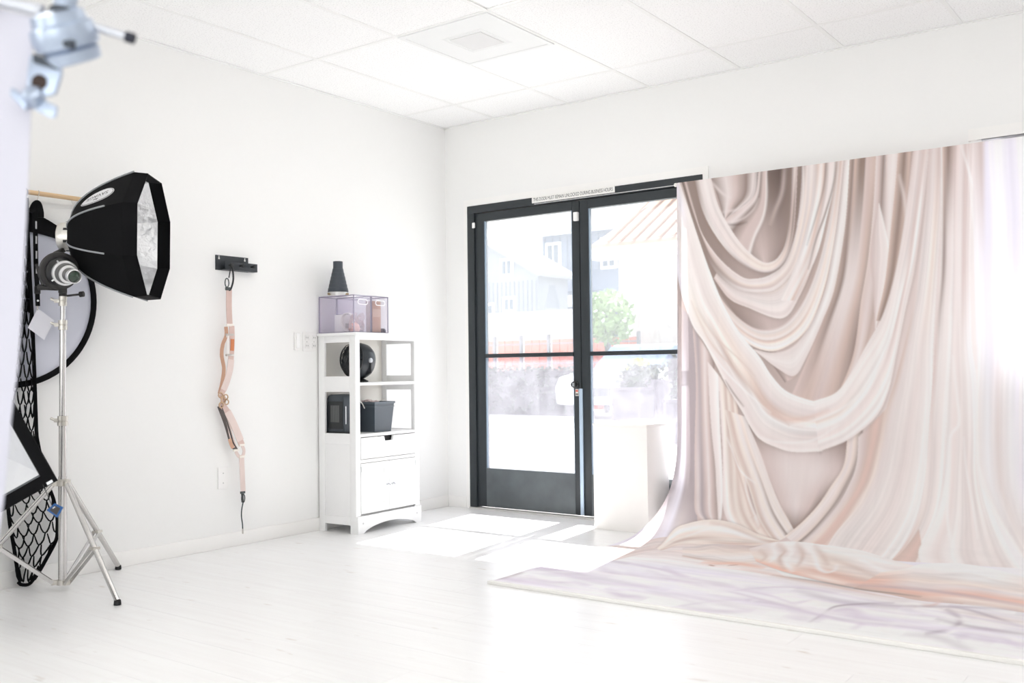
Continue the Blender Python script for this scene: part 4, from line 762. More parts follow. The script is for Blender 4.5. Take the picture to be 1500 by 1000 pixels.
MB().tube([pz(1.385)+V(-.01, -.02, 0), pz(1.387)+V(-.05, -.055, 0), pz(1.39)+V(-.075, -.075, 0)], [.012, .011, .014], 12).build('tilt_handle', m_br, sk, smooth=True)
MB().tube([pz(1.39)+V(-.055, -.06, .01), pz(1.43)+V(-.065, -.075, .02), pz(1.475)+V(-.075, -.085, .02)], [.011, .009, .006], 10).build('umbrella_lever', m_br, sk, smooth=True)
rr0 = V(.224, -3.017, 1.63)
MB().tube([D0-DS_*.02+e_up*.04, D0-DS_*.07+e_up*.07, rr0-V(0, 0, .055)], .012, 10).build('mount_arm', m_br, ls, smooth=True)
# optical snoot held in the bracket
os_ = thing('optical_snoot', D0+DS_*.01, 'silver optical snoot with green coated lens held on the light stand', 'snoot')
m_sv = mat('satin_aluminium', (226, 226, 226), .28, metal=.7); m_g = mat('snoot_dark', (92, 92, 92), .35, metal=.5); m_bm = mat('snoot_black', (32, 32, 33), .45)
MB().lathe(D0+DS_*.01, DS_, [(.066, 0), (.066, .012), (.06, .018), (.056, .05), (.05, .052)], 36).build('rear_mount', m_bm, os_, smooth=True)
MB().lathe(D0+DS_*.06, DS_, [(.05, 0), (.056, .001), (.056, .016), (.052, .018), (.045, .018)], 36).build('rear_collar', m_sv, os_, smooth=True)
MB().lathe(D0+DS_*.077, DS_, [(.047, 0), (.044, .03), (.036, .031)], 36).build('gobo_barrel', m_g, os_, smooth=True)
MB().lathe(D0+DS_*.105, DS_, [(.03, 0), (.041, .001), (.041, .014), (.034, .017), (.028, .017)], 36).build('middle_collar', m_sv, os_, smooth=True)
MB().lathe(D0+DS_*.12, DS_, [(.031, 0), (.029, .05), (.024, .051)], 32).build('front_barrel', m_g, os_, smooth=True)
MB().lathe(D0+DS_*.165, DS_, [(.029, 0), (.032, .001), (.032, .022), (.028, .024), (.0275, .018), (.027, .006)], 32, cap=False).build('lens_ring', m_sv, os_, smooth=True)
MB().lathe(D0+DS_*.168, DS_, [(.027, .002), (.025, .008), (.014, .012), (0, .0135)], 32).build('lens', mat('green_coated_lens', (8, 44, 24), .08, var=.3, coat=1), os_, smooth=True)
for a in (.6, 2.2): MB().cyl(D0+DS_*.068+(math.cos(a)*e_up+math.sin(a)*e_sd)*.055, D0+DS_*.068+(math.cos(a)*e_up+math.sin(a)*e_sd)*.066, .004, 10).build('thumb_screw', m_sv, os_, smooth=True)
# ------------------------------------------------------------------ eight sided softbox
AX = V(.745, .655, -.01).normalized(); E2 = (V(0, 0, 1)-AX*AX.z).normalized(); E1 = E2.cross(AX)*-1
if E1.dot(V(.868, -.496, 0)) < 0: E1 = -E1
RO, LO, R_IN = .310, .31, .055
ob_ = thing('octagonal_softbox', rr0, 'black octagonal softbox with silver lining and oval badge above the stand', 'softbox')
def orad(v): return R_IN+(RO-R_IN)*max(v, 1e-4)**.44
def ovx(k, v, off=0):
    a = math.radians(22.5+45*k); r_ = orad(v)+off; return rr0+AX*(.03+LO*v)+r_*(math.cos(a)*E1+math.sin(a)*E2)
def opan(k, u, v, off=0):
    p = ovx(k, v).lerp(ovx(k+1, v), u); a = math.radians(45+45*k); n = math.cos(a)*E1+math.sin(a)*E2; sl = (1-v)**1.6*.6; return p+(n*(1-sl*.4)-AX*.5*(1-v)**0.2*.3).normalized()*off
m_ny = mat('black_nylon', (12, 12, 14), .85, var=.2, scale=60, spec=.15); m_sil = mat('silver_lining', (240, 241, 243), .25, metal=.6, var=.12, scale=7, bump=1.0, bdist=.03)
NVV = 14
for k in range(8):
    g = MB().add([opan(k, u/4, (v/NVV)**1.9) for v in range(NVV+1) for u in range(5)], [(v*5+u, v*5+u+1, v*5+6+u, v*5+5+u) for v in range(NVV) for u in range(4)])
    pn = g.build('side_panel', m_ny, ob_, smooth=True)
    g = MB().add([opan(k, u/4, .08+.92*(v/NVV)**1.5, -.006) for v in range(NVV+1) for u in range(5)], [(v*5+u, v*5+u+1, v*5+6+u, v*5+5+u) for v in range(NVV) for u in range(4)])
    g.build('lining_panel', m_sil, pn, smooth=True, label='crinkled silver lining')
    MB().tube([ovx(k, (v/12)**1.8, .003) for v in range(13 if k not in (0, 7) else 11)], .0042, 8).build('rib_piping', mat('grey_piping', (150, 153, 156), .5), ob_, smooth=True)
    a0, a1 = ovx(k, 1), ovx(k+1, 1); th = .004; nn = ((a0+a1)/2-(rr0+AX*(.03+LO))).normalized()
    MB().prism([a0, a1, a1+AX*.062-nn*.006, a0+AX*.062-nn*.006], -nn*th).build('front_lip', m_ny, ob_)
    c0 = rr0+AX*.02+(math.cos(math.radians(22.5+45*k))*E1+math.sin(math.radians(22.5+45*k))*E2)*.066
    MB().obox(c0, AX*.012, (c0-rr0-AX*.02).normalized()*.008, AX.cross(c0-rr0).normalized()*.007).build('rib_socket', mat('socket_black', (26, 26, 27), .5), ob_, bevel=.002)
MB().lathe(rr0-AX*.028, AX, [(.048, 0), (.062, .001), (.066, .01), (.066, .03), (.074, .034), (.074, .058), (.062, .062), (.05, .062)], 40).build('speed_ring', mat('ring_aluminium', (222, 220, 214), .3, metal=.75), ob_, smooth=True)
MB().lathe(rr0-AX*.029, AX, [(.05, 0), (.05, .002)], 32).build('ring_cap', m_ny, ob_)
# badge: oval with lettering, sewn on the upper panel that faces the room (upside down, as the box hangs)
wv = (ovx(0, .55)-ovx(1, .55)).length
def bmap(x, y, off):       # x towards the ring (reading direction), y across the panel
    return opan(0, .5-y/wv*1.0, .52-x/(LO*1.12), off)
def oval(a, b, off, n=40): return [bmap(a*math.copysign(abs(math.cos(t))**.8, math.cos(t)), b*math.copysign(abs(math.sin(t))**1.15, math.sin(t)), off) for t in [2*math.pi*i/n for i in range(n)]]
def odisc(a, b, off):
    c_ = bmap(0, 0, off); mb = MB(); rg = [[bmap(a*f*math.copysign(abs(math.cos(t))**.8, math.cos(t)), b*f*math.copysign(abs(math.sin(t))**1.15, math.sin(t)), off) for t in [2*math.pi*i/40 for i in range(40)]] for f in (.5, 1)]
    return mb.add([c_]+rg[0]+rg[1], [(0, 1+i, 1+(i+1) % 40) for i in range(40)]+[(1+i, 41+i, 41+(i+1) % 40, 1+(i+1) % 40) for i in range(40)])
m_bw = mat('badge_white', (226, 226, 228), .5, var=.02); m_bb = mat('badge_ink', (30, 30, 32), .6)
bdg = odisc(.092, .044, .002).build('badge', m_bw, ob_, label='white oval badge')
odisc(.088, .0405, .0028).build('badge_line', m_bb, bdg); odisc(.0855, .038, .0036).build('badge_face', m_bw, bdg)
P, F = text_mesh('SAVAGE', .034); w = max(p.x for p in P)-min(p.x for p in P); yc_ = (max(p.y for p in P)+min(p.y for p in P))/2
MB().add([bmap(p.x*.118/w, (p.y-yc_)*.95-.004, .0046) for p in P], F).build('lettering', m_bb, bdg)
MB().add([bmap(x, y, .0046) for x, y in ((-.014, .019), (-.005, .028), (.004, .021), (.016, .026), (.012, .016), (0, .0175))], [(0, 1, 2, 3, 4, 5)]).build('emblem', m_bb, bdg)
# ------------------------------------------------------------------ wall rod and the things hung on it
rd = thing('wooden_rod', (.07, -3.2, 1.845), 'pale wooden dowel rod fixed along the wall', 'rod')
MB().cyl((.07, -3.62, 1.845), (.07, -2.845, 1.845), .0115, 16).build('dowel', mat('pale_wood', (222, 190, 150), .55, var=.08, scale=12), rd, smooth=True)
for y in (-2.842, -3.5):
    b_ = MB().lathe((0, y, 1.845), (1, 0, 0), [(.024, 0), (.024, .005), (.01, .008), (.01, .055)], 20).build('wall_cup', m_pl, rd, smooth=True)
    MB().tube([(.07+.0155*math.cos(a), y, 1.845+.0155*math.sin(a)) for a in [2*math.pi*i/16 for i in range(16)]], .004, 6, closed=True).build('cup_ring', m_pl, b_, smooth=True)
RC = V(.03, -3.173, 1.347)
rf = thing('round_reflector', RC-V(0, 0, .42), 'large grey round reflector with black rim hung on the wall', 'reflector')
def rp(r_, a, x): return V(x, RC.y+r_*math.cos(a), RC.z+r_*math.sin(a))
MB().add([V(.03, RC.y, RC.z)]+[rp(.4, 2*math.pi*i/64, .03) for i in range(64)], [(0, 1+i, 1+(i+1) % 64) for i in range(64)]).build('fabric_face', mat('grey_reflector', (208, 210, 222), .55, var=.03, scale=3), rf)
MB().ring([rp(.42, 2*math.pi*i/72, .022) for i in range(72)], [rp(.392, 2*math.pi*i/72, .022) for i in range(72)], (.016, 0, 0)).build('rim', m_ny, rf, bevel=.003)
fo = [rp(.405, math.radians(38+92*i/24), .039) for i in range(25)]; fi = [rp(.40-.085*math.sin(math.pi*min(1, i/20*.7)), math.radians(38+92*i/24), .039) for i in range(25)]
MB().prism(fo+fi[::-1], (.004, 0, 0)).build('rim_sleeve', m_ny, rf)
MB().tube(cat([(.03, -3.17, 1.76), (.06, -3.172, 1.83), (.07, -3.173, 1.862), (.085, -3.172, 1.83), (.05, -3.17, 1.76)], 6), .003, 6).build('hanging_loop', m_dk, rf, smooth=True)
# lanyard with hook, buckle and blank card
ly = thing('lanyard', (.09, -3.085, 1.31), 'black printed neck lanyard hung by a wire hook on the rod', 'lanyard')
MB().tube(cat([(.07, -3.068, 1.859), (.084, -3.072, 1.85), (.088, -3.08, 1.82), (.09, -3.094, 1.78)], 6), .0018, 6).build('wire_hook', MATS['pale_metal'], ly, smooth=True)
MB().ribbon(cat([(.09, -3.096, 1.77), (.092, -3.094, 1.65), (.09, -3.09, 1.5), (.09, -3.084, 1.4)], 8), .021, (1, -.3, 0), .002).build('webbing', m_ny, ly)
MB().ribbon(cat([(.085, -3.11, 1.75), (.1, -3.1, 1.785), (.1, -3.085, 1.79), (.09, -3.07, 1.76), (.085, -3.066, 1.73)], 6), .03, (1, 0, .2), .008).build('webbing_fold', m_ny, ly)
for z in (1.69, 1.62, 1.55, 1.48): MB().obox((.0955, -3.0915+.004*(1.6-z)*3, z), (.0002, 0, 0), (0, .0035, 0), (0, 0, .018)).build('print_mark', mat('lanyard_print', (190, 190, 192), .6), ly)
MB().obox((.09, -3.083, 1.385), (.006, 0, 0), (0, .013, 0), (0, 0, .018)).build('buckle', mat('socket_black', (26, 26, 27), .5), ly, bevel=.003)
MB().ribbon([(.09, -3.083, 1.37), (.09, -3.081, 1.31)], .02, (1, -.3, 0), .003).build('webbing', m_ny, ly)
MB().lathe((.0925, -3.082, 1.335), (1, -.3, 0), [(.005, 0), (.005, .001)], 10).build('rivet', mat('white_strip', (236, 238, 240), .4), ly)
MB().tube(cat([(.09, -3.081, 1.31), (.09, -3.083, 1.3), (.086, -3.079, 1.292)], 5), .003, 6).build('tag_clip', m_met, ly, smooth=True)
cdq = [(.08, -3.077, 1.30), (.08, -2.996, 1.245), (.08, -3.045, 1.152), (.08, -3.123, 1.207)]
tag(MB().prism(cdq, (.0015, 0, 0)).build('blank_card', mat('card_white', (226, 226, 234), .5, var=.01)), 'blank white card dangling below the lanyard', 'card')
# honeycomb grid hung in a bunch
NO = [(1.82, -3.15, -3.115), (1.69, -3.143, -3.111), (1.46, -3.155, -3.1), (1.2, -3.174, -3.085), (.95, -3.189, -3.075), (.7, -3.204, -3.066), (.515, -3.209, -3.03), (.4, -3.2, -2.985), (.3, -3.19, -2.963), (.2, -3.172, -2.966), (.12, -3.16, -3.015), (.05, -3.15, -3.06), (.02, -3.135, -3.085)]
def nspan(z): 
    Z = [a for a, _, _ in NO][::-1]; return np.interp(z, Z, [b for _, b, _ in NO][::-1]), np.interp(z, Z, [c_ for _, _, c_ in NO][::-1])
hg = thing('honeycomb_grid', (.05, -3.1, .02), 'black fabric honeycomb grid hanging in a long bunch beside the stand', 'softbox grid')
net = MB(); z = 1.78; row = 0
while z > .06:
    ya, yb = nspan(z); wd = yb-ya; n = 4; dz = .05 if wd > .16 else .062; ph = .5*(row % 2)
    for i in range(-1, n+1):
        p0 = (i+ph)/n; p1 = (i+1+ph)/n
        if p1 <= 0.02 or p0 >= .98: continue
        p0, p1 = max(p0, 0), min(p1, 1); L = []
        for q in range(7):
            s_ = q/6; zz = z-dz*1.02*math.sin(math.pi*s_)**.75-.006*row % .004; a_, b_2 = nspan(zz); L.append(V(.05+.014*math.sin(3*(p0+p1)+row*.8), a_+(b_2-a_)*(p0+(p1-p0)*s_), zz))
        net.ribbon(L, [.0045]+[.006]*5+[.0045], (1, -.4, 0), .012)
    z -= dz; row += 1
net.build('mesh_cells', m_ny, hg)
zs = np.linspace(1.82, .03, 50); MB().ribbon(cat([(.052, float(nspan(z_)[1]), float(z_)) for z_ in zs], 2), .016, (1, -.4, 0), .01).build('border_band', m_ny, hg); MB().ribbon(cat([(.052, float(nspan(z_)[0]), float(z_)) for z_ in zs], 2), .016, (1, -.4, 0), .01).build('border_band', m_ny, hg)
MB().tube(cat([(.05, -3.15, .03), (.052, -3.135, .016), (.052, -3.1, .012), (.05, -3.068, .04)], 6), .008, 8).build('border_band', m_ny, hg, smooth=True)
MB().tube(cat([(.05, -3.13, 1.8), (.06, -3.13, 1.85), (.072, -3.13, 1.86), (.088, -3.13, 1.84), (.055, -3.13, 1.8)], 6), .004, 6).build('hanging_loop', m_dk, hg, smooth=True)

KPT = (1.2362, -3.6157, 0.6121); KE1 = (1.1205, -3.71, 0.8844); KE2 = (1.0767, -3.7279, 0.4743)
TAGC = [(1.2574, -3.6346, 0.5364), (1.2812, -3.6167, 0.5217), (1.2638, -3.6282, 0.486), (1.2336, -3.6513, 0.5128)]
# ------------------------------------------------------------------ rectangular softbox leaning in front of the stand
K = V(*KPT); q1 = (V(*KE1)-K).normalized(); q2 = (V(*KE2)-K); q2 = (q2-q1*q2.dot(q1)).normalized(); qn = q1.cross(q2).normalized()
if qn.dot(CAM-K) < 0: qn = -qn
A1 = .56; A2 = (K.z-.013)/-q2.z
rs = thing('rectangular_softbox', K+q1*A1/2+q2*A2/2, 'black rectangular softbox with silver interior leaning at lower left', 'softbox')
def qp(a, b, n=0): return K+q1*a+q2*b+qn*n
cs = [(0, 0), (A1, 0), (A1, A2), (0, A2)]; rw = .043
for i in range(4):
    (a0, b0), (a1, b1) = cs[i], cs[(i+1) % 4]; ca, cb_ = A1/2, A2/2
    def ins(a, b, w): return (a+w*(1 if a < ca else -1), b+w*(1 if b < cb_ else -1))
    i0, i1 = ins(a0, b0, rw), ins(a1, b1, rw)
    MB().prism([qp(a0, b0), qp(a1, b1), qp(*i1), qp(*i0)], -qn*.006).build('front_lip', m_ny, rs)
    j0, j1 = ins(a0, b0, rw+.008), ins(a1, b1, rw+.008)
    MB().prism([qp(*i0, -.002), qp(*i1, -.002), qp(*j1, -.012), qp(*j0, -.012)], -qn*.002).build('lip_lining', mat('glossy_lip', (60, 62, 66), .25), rs)
    k0, k1 = ins(a0, b0, .24), ins(a1, b1, .24)
    pn = MB().prism([qp(a0, b0, -.006), qp(a1, b1, -.006), qp(*k1, -.18), qp(*k0, -.18)], -qn*.004).build('side_panel', m_ny, rs)
    MB().prism([qp(*ins(a0, b0, .012), -.008), qp(*ins(a1, b1, .012), -.008), qp(*ins(k0[0], k0[1], .006), -.172), qp(*ins(k1[0], k1[1], .006), -.172)][:2]+[qp(*ins(*k1, .006), -.172), qp(*ins(*k0, .006), -.172)], qn*.002).build('lining_panel', mat('silver_lining2', (228, 229, 232), .32, metal=.5, var=.08, scale=7, bump=.8, bdist=.02), pn, label='crinkled silver lining')
ka, kb = ins(0, 0, .235), ins(A1, A2, .235)
MB().prism([qp(ka[0], ka[1], -.172), qp(kb[0], ka[1], -.172), qp(kb[0], kb[1], -.172), qp(ka[0], kb[1], -.172)], -qn*.006).build('back_panel', MATS['silver_lining2'], rs)
MB().prism([qp(.002, .012, .001), qp(.002, .034, .001), qp(.012, .034, .001), qp(.012, .012, .001)], qn*.003).build('hook_tab', mat('white_strip', (236, 238, 240), .4), rs)
tgc = [V(*p) for p in TAGC]; tc_ = sum(tgc, V(0, 0, 0))/4
tg = thing('hang_tag', tc_, 'small blue and grey hang tag below the softbox corner', 'tag')
MB().prism(tgc, -qn*.003).build('tag_body', mat('tag_blue', (24, 84, 146), .5), tg)
MB().prism([tc_+(p-tc_)*.66+qn*.0005 for p in tgc], qn*.001).build('tag_window', mat('tag_grey', (56, 52, 50), .5), tg)
MB().prism([tc_+(tgc[0]-tc_)*.55+(tgc[1]-tgc[0])*k_+(tgc[3]-tgc[0])*j_+qn*.0018 for k_, j_ in ((.0, .02), (.1, .02), (.1, .3), (.0, .3))], qn*.0005).build('print_bar', mat('white_strip', (236, 238, 240), .4), tg)
MB().tube([qp(.02, .05, -.004), tgc[0].lerp(tgc[3], .3)+qn*.002], .0015, 6).build('string', m_dk, tg)
# ------------------------------------------------------------------ near stand: arm, grip head and hanging white paper
PR = V(.806, .592, -.012).normalized(); PU = V(0, 0, 1); PN = V(.591, -.806, -.03).normalized()
GO = V(3.35, -4.762, 1.451)
def gp(x, y, n=0): return GO+PR*x+PU*y+PN*n
m_gr = mat('cast_chrome', (176, 188, 206), .34, metal=.75, var=.08)
m_arm = mat('arm_tube', (204, 207, 214), .3, metal=.7)
gs = thing('grip_stand', V(2.72, -5.225, 0), 'blurred chrome grip head on a stand arm close to the camera', 'grip stand')
B_ = gp(-.80, .21); BF = V(B_.x, B_.y, 0)
MB().cyl(B_, gp(-.03, .022), .0085, 14).build('arm', m_arm, gs, smooth=True); MB().cyl(BF+V(0, 0, .05), B_+V(0, 0, .1), .0165, 16).build('column', m_arm, gs, smooth=True)
for k in range(3):
    a = 2.9+2*math.pi*k/3; dd = V(math.cos(a), math.sin(a), 0); MB().tube([BF+V(0, 0, .14), BF+dd*.1+V(0, 0, .1), BF+dd*.42+V(0, 0, .013)], .012, 12).build('leg', m_arm, gs, smooth=True)
MB().lathe(B_-PN*.03, PN, [(.03, 0), (.032, .004), (.032, .056), (.03, .06)], 24).build('arm_knuckle', m_gr, gs, smooth=True)
gax = (PU*.86+PN*.42-PR*.18).normalized()
gh = MB().lathe(gp(.0, -.012), gax, [(.03, -.036), (.036, -.034), (.038, -.02), (.034, -.017), (.041, -.014), (.043, -.002), (.043, .004), (.041, .014), (.036, .017), (.034, .03), (.02, .034)], 32).build('grip_head', m_gr, gs, smooth=True)
MB().cyl(gp(.004, .015, .012), gp(.022, .13, .012), .0145, 18).build('stud', m_gr, gs, smooth=True); MB().lathe(gp(.003, .006, .016), (PU*.97+PR*.15).normalized(), [(.016, 0), (.017, .004), (.017, .012), (.0145, .014)], 20).build('stud_collar', mat('dark_steel', (70, 76, 84), .4, metal=.6), gs, smooth=True)  # collar in a darker steel than the head
th_ = MB().cyl(gp(.035, .002), gp(.084, -.013), .0055, 12).build('t_handle', m_arm, gs, smooth=True)
MB().cyl(gp(.082, -.0125), gp(.092, -.0155), .0075, 12).build('handle_tip', mat('handle_black', (38, 42, 56), .6), th_, smooth=True)
MB().tube([gp(.014, -.03, .03), gp(.026, -.033, .03)], .006, 10).build('set_screw', MATS['dark_steel'], gh, smooth=True)
pl = [(-.041, -.04), (.0, -.053), (.0, -.066), (-.008, -.092), (-.03, -.098), (-.046, -.09), (-.044, -.06)]
bpn = MB().prism([gp(x, y, .004) for x, y in pl], PN*.008).build('hanging_bracket', m_gr, gs, bevel=.002)
MB().lathe(gp(-.028, -.077, .0125), PN, [(.0105, 0), (.0105, .0008)], 20).build('bracket_hole', mat('hole_brown', (58, 44, 38), .8), bpn)
MB().obox(gp(-.02, -.05, .006), PR*.016+PU*-.005, PU*.006, PN*.009).build('bracket_hinge', MATS['dark_steel'], bpn, bevel=.002)
wg = MB().lathe(gp(-.036, -.098, .008), (PU*.5+PN*.8).normalized(), [(.009, -.012), (.012, -.008), (.012, .012), (.009, .014)], 18).build('wing_nut', m_gr, bpn, smooth=True)
for w_ in ([(-.03, -.096), (-.006, -.108), (-.008, -.122), (-.014, -.124), (-.034, -.114)], [(-.044, -.1), (-.062, -.085), (-.067, -.083), (-.068, -.094), (-.048, -.114)]):
    MB().prism([gp(x, y, .004) for x, y in w_], PN*.006).build('wing', m_gr, bpn, bevel=.0015)
pp = thing('white_paper_sheet', gp(-.4, -.9), 'white paper sheet hanging from the stand arm at far left', 'paper sheet')
EDG = [(3.3165, -4.787, 1.466), (3.309, -4.787, 1.324), (3.298, -4.789, 1.144), (3.29, -4.791, 1.033), (3.284, -4.793, .979), (3.278, -4.796, .93), (3.264, -4.802, .797), (3.241, -4.814, .67), (3.2, -4.84, .5), (3.15, -4.87, .36)]
eg = cat(EDG, 5); nx = 14; sv = []
for i, e in enumerate(eg):
    for k in range(nx+1):
        s_ = .72*k/nx; top_z = .0 if i else 0; lift = .25*s_*max(0, 1-(1.466-e.z)/.8)
        sv.append(e-PR*s_+PU*lift+PN*(.012*math.sin(s_*7+e.z*2)-.012*math.sin(e.z*2)))
ns = len(eg); MB().add(sv+[v-PN*.0012 for v in sv], [(i*(nx+1)+k, i*(nx+1)+k+1, (i+1)*(nx+1)+k+1, (i+1)*(nx+1)+k) for i in range(ns-1) for k in range(nx)]+[(len(sv)+i*(nx+1)+k, len(sv)+(i+1)*(nx+1)+k, len(sv)+(i+1)*(nx+1)+k+1, len(sv)+i*(nx+1)+k+1) for i in range(ns-1) for k in range(nx)]).build('sheet', mat('white_paper', (210, 210, 221), .8, var=.01, trans=.1), pp, smooth=True)
for x in (-.12, -.6): MB().obox(gp(x, -.02+.23*(-x)*.96+.02, .004), PR*.012, PU*.02, PN*.012).build('clip', MATS['handle_black'], pp, bevel=.003)
# ------------------------------------------------------------------ outside
m_pav = mat('sunlit_concrete', (196, 194, 190), .85, var=.06, scale=2)
pv_ = MB().box(-70, 70, .15, 90, -.15, -.05).box(-70, 70, -60, RY, -.15, -.05).box(RX, 70, RY, .15, -.15, -.05).box(-70, -.15, RY, .15, -.15, -.05).build('pavement', m_pav); tag(pv_, 'bright concrete parking apron outside the glass doors', 'pavement', kind='structure')
m_leaf = mat('hedge_leaf', (46, 62, 38), .7, var=.4, scale=6); m_leaf2 = mat('yellow_leaf', (164, 168, 84), .7, var=.25, scale=8); m_leaf3 = mat('tree_leaf', (116, 140, 88), .7, var=.3, scale=6)
def foliage(name, lo, hi, n, sz, m, parent, rnd=None):
    rg = random.Random(11+n); mb = MB()
    for _ in range(n):
        if rnd:
            while True:
                p = V(rg.uniform(-1, 1), rg.uniform(-1, 1), rg.uniform(-1, 1))
                if .35 < p.length < 1: break
            p = V(*[(lo[i]+hi[i])/2+p[i]*(hi[i]-lo[i])/2 for i in range(3)])
        else: p = V(*[rg.uniform(lo[i], hi[i]) for i in range(3)])
        a = V(rg.gauss(0, 1), rg.gauss(0, 1), rg.gauss(0, 1)).normalized(); b_ = a.orthogonal().normalized(); s_ = sz*rg.uniform(.6, 1.3); mb.add([p-a*s_, p+b_*s_*.5, p+a*s_, p-b_*s_*.5], [(0, 1, 2, 3)])
    o = mb.build(name, m, parent); o['kind'] = 'stuff'; return o
def hedge(x0, x1, y0, y1, z1, la, m=None):
    t = thing('clipped_hedge', ((x0+x1)/2, (y0+y1)/2, -.05), la, 'hedge', 'hedges across the parking'); foliage('foliage', (x0, y0, .0), (x1, y1, z1), int((x1-x0)*900), .06, m or m_leaf, t)
    MB().box(x0+.06, x1-.06, y0+.06, y1-.06, -.05, z1-.08).build('twig_core', mat('twig_brown', (56, 54, 54), .9, var=.2, scale=8), t)
hedge(-9.6, -6.7, 12.2, 12.9, 1.02, 'long low green hedge across the parking, seen through the left leaf')
hedge(-3.7, -1.2, 10.5, 11.2, 1.22, 'green hedge beside the yellow shrub, next to the backdrop edge')
wf = thing('garden_wall', (-10.5, 17, -.05), 'plain white boundary wall behind the red fence', 'wall'); MB().box(-14, -9.4, 16.8, 17, -.05, 2.5).build('wall_slab', mat('white_render', (186, 186, 186), .9), wf); MB().box(-14.05, -9.35, 16.75, 17.05, 2.5, 2.58).build('coping', mat('coping', (196, 194, 190), .9), wf)
ff = thing('panel_fence', (-10, 15, -.05), 'low fence of faded red boards behind the hedge', 'fence'); m_red = mat('faded_red_board', (188, 104, 88), .8, var=.08); bm_ = None
_o = MB().box(-.11, .11, -.015, .015, 0, 1.75); bm_ = bpy.data.meshes.new('board'); bm_.from_pydata([tuple(v) for v in _o.v], [], _o.f); bm_.update(); bm_.materials.append(m_red)
for i in range(7):
    x = -12.6+i*.86
    for k in range(3): shared('board', bm_, (x+.12+.24*k, 15, -.03), ff)
    MB().box(x+.72, x+.79, 14.96, 15.04, -.05, 1.85).build('post', mat('fence_post', (120, 118, 124), .8), ff)
for z in (.4, 1.1, 1.6): MB().box(-12.6, -6.6, 14.975, 14.985, z, z+.03).build('rail', mat('fence_post', (120, 118, 124), .8), ff)
m_pg = mat('pale_siding', (128, 131, 140), .8, var=.03); m_gs = mat('grey_siding', (116, 124, 140), .8, var=.04); m_ww = mat('window_white', (240, 240, 240), .6); m_wd = mat('window_dark', (86, 94, 106), .2)
def hwin(t, x0, x1, z0, z1, y):
    f_ = MB().box(x0, x1, y-.06, y, z0, z1).build('window', m_ww, t)
    for a, b_ in ((x0+.1, (x0+x1)/2-.03), ((x0+x1)/2+.03, x1-.1)): MB().box(a, b_, y-.08, y-.06, z0+.1, z1-.1).build('pane', m_wd, f_)
h1 = thing('pale_house', (-18, 27, -.05), 'pale grey sided house far beyond the fence, left of the dark house', 'house')
MB().prism([(-21, 24, -.05), (-15.8, 24, -.05), (-15.8, 24, 4.5), (-18, 24, 5.7), (-21, 24, 4.3)], (0, 2, 0)).build('walls', m_pg, h1)
for i in range(26): MB().box(-20.9+i*.2, -20.86+i*.2, 23.97, 24, .2, 4.25).build('batten', mat('batten_grey', (118, 120, 130), .8), h1)
MB().prism([(-15.5, 23.6, 4.35), (-18, 23.6, 5.75), (-18, 23.6, 5.95), (-15.4, 23.6, 4.5)], (0, 2.6, 0)).build('roof', mat('roof_grey', (140, 142, 148), .8), h1); MB().prism([(-18, 23.6, 5.75), (-21.4, 23.6, 4.15), (-21.4, 23.6, 4.3), (-18, 23.6, 5.95)], (0, 2.6, 0)).build('roof', mat('roof_grey', (140, 142, 148), .8), h1)
hwin(h1, -17.5, -16.9, 4.45, 5.15, 24); hwin(h1, -17.4, -16.8, 3.1, 3.7, 24); hwin(h1, -18.4, -17.8, 2.9, 3.5, 24)
h2 = thing('grey_house', (-14, 29, -.05), 'blue grey sided house with white windows seen above the door rail', 'house')
MB().box(-17.3, -9, 26, 33, -.05, 6.1).build('walls', m_gs, h2); MB().prism([(-17.8, 25.6, 6.05), (-8.6, 25.6, 6.05), (-8.6, 29.5, 8.4), (-17.8, 29.5, 8.4)], (0, 0, .2)).build('roof', mat('roof_grey', (140, 142, 148), .8), h2)
for x in np.arange(-17.2, -9, .35): MB().box(float(x), float(x)+.05, 25.97, 26, 3.3, 6.0).build('batten', mat('batten_dark', (104, 112, 128), .8), h2)
MB().box(-17.5, -9, 24.6, 26, 3.25, 3.6).build('porch_beam', m_ww, h2); MB().prism([(-17.6, 24.5, 3.6), (-9, 24.5, 3.6), (-9, 26, 4.5), (-17.6, 26, 4.5)], (0, 0, .12)).build('porch_roof', mat('porch_slate', (100, 108, 126), .8), h2)
for x in (-17.4, -14.2, -11.2): MB().box(x, x+.3, 24.7, 25, -.05, 3.25).build('porch_post', m_ww, h2)
hwin(h2, -17.1, -16.4, 4.6, 5.8, 26); hwin(h2, -12.9, -12.0, 4.6, 5.9, 26); hwin(h2, -14.6, -13.9, 4.6, 5.8, 26); hwin(h2, -16.9, -16.1, 1.6, 2.9, 26)
h2.location = (-15.6, 32.6, -.05); h2.scale = (1.1, 1.1, 1.1)
h3 = thing('tiled_house', (-2.5, 15.5, -.05), 'cream building with a peach tiled roof at the right door leaf', 'house')
MB().box(-5.6, 1.5, 12.6, 19, -.05, 3.15).build('walls', mat('cream_render', (176, 172, 168), .9, var=.03), h3); MB().box(-5.9, 1.8, 11.9, 12.3, 3.1, 3.32).build('fascia', m_ww, h3)
MB().prism([(-5.9, 11.9, 3.3), (1.8, 11.9, 3.3), (1.2, 15.5, 5.4), (-5.0, 15.5, 5.4)], (0, .1, .12)).build('roof', mat('peach_tile', (150, 116, 98), .85, var=.08, scale=5), h3)
for i in range(24): MB().obox((-5.5+i*.3+.005*i, 13.7-.0, 4.47), (.03, 0, 0), (.0, 1.75, 1.02), (0, -.006, .01)).build('tile_ridge', mat('peach_tile2', (144, 110, 92), .85), h3)
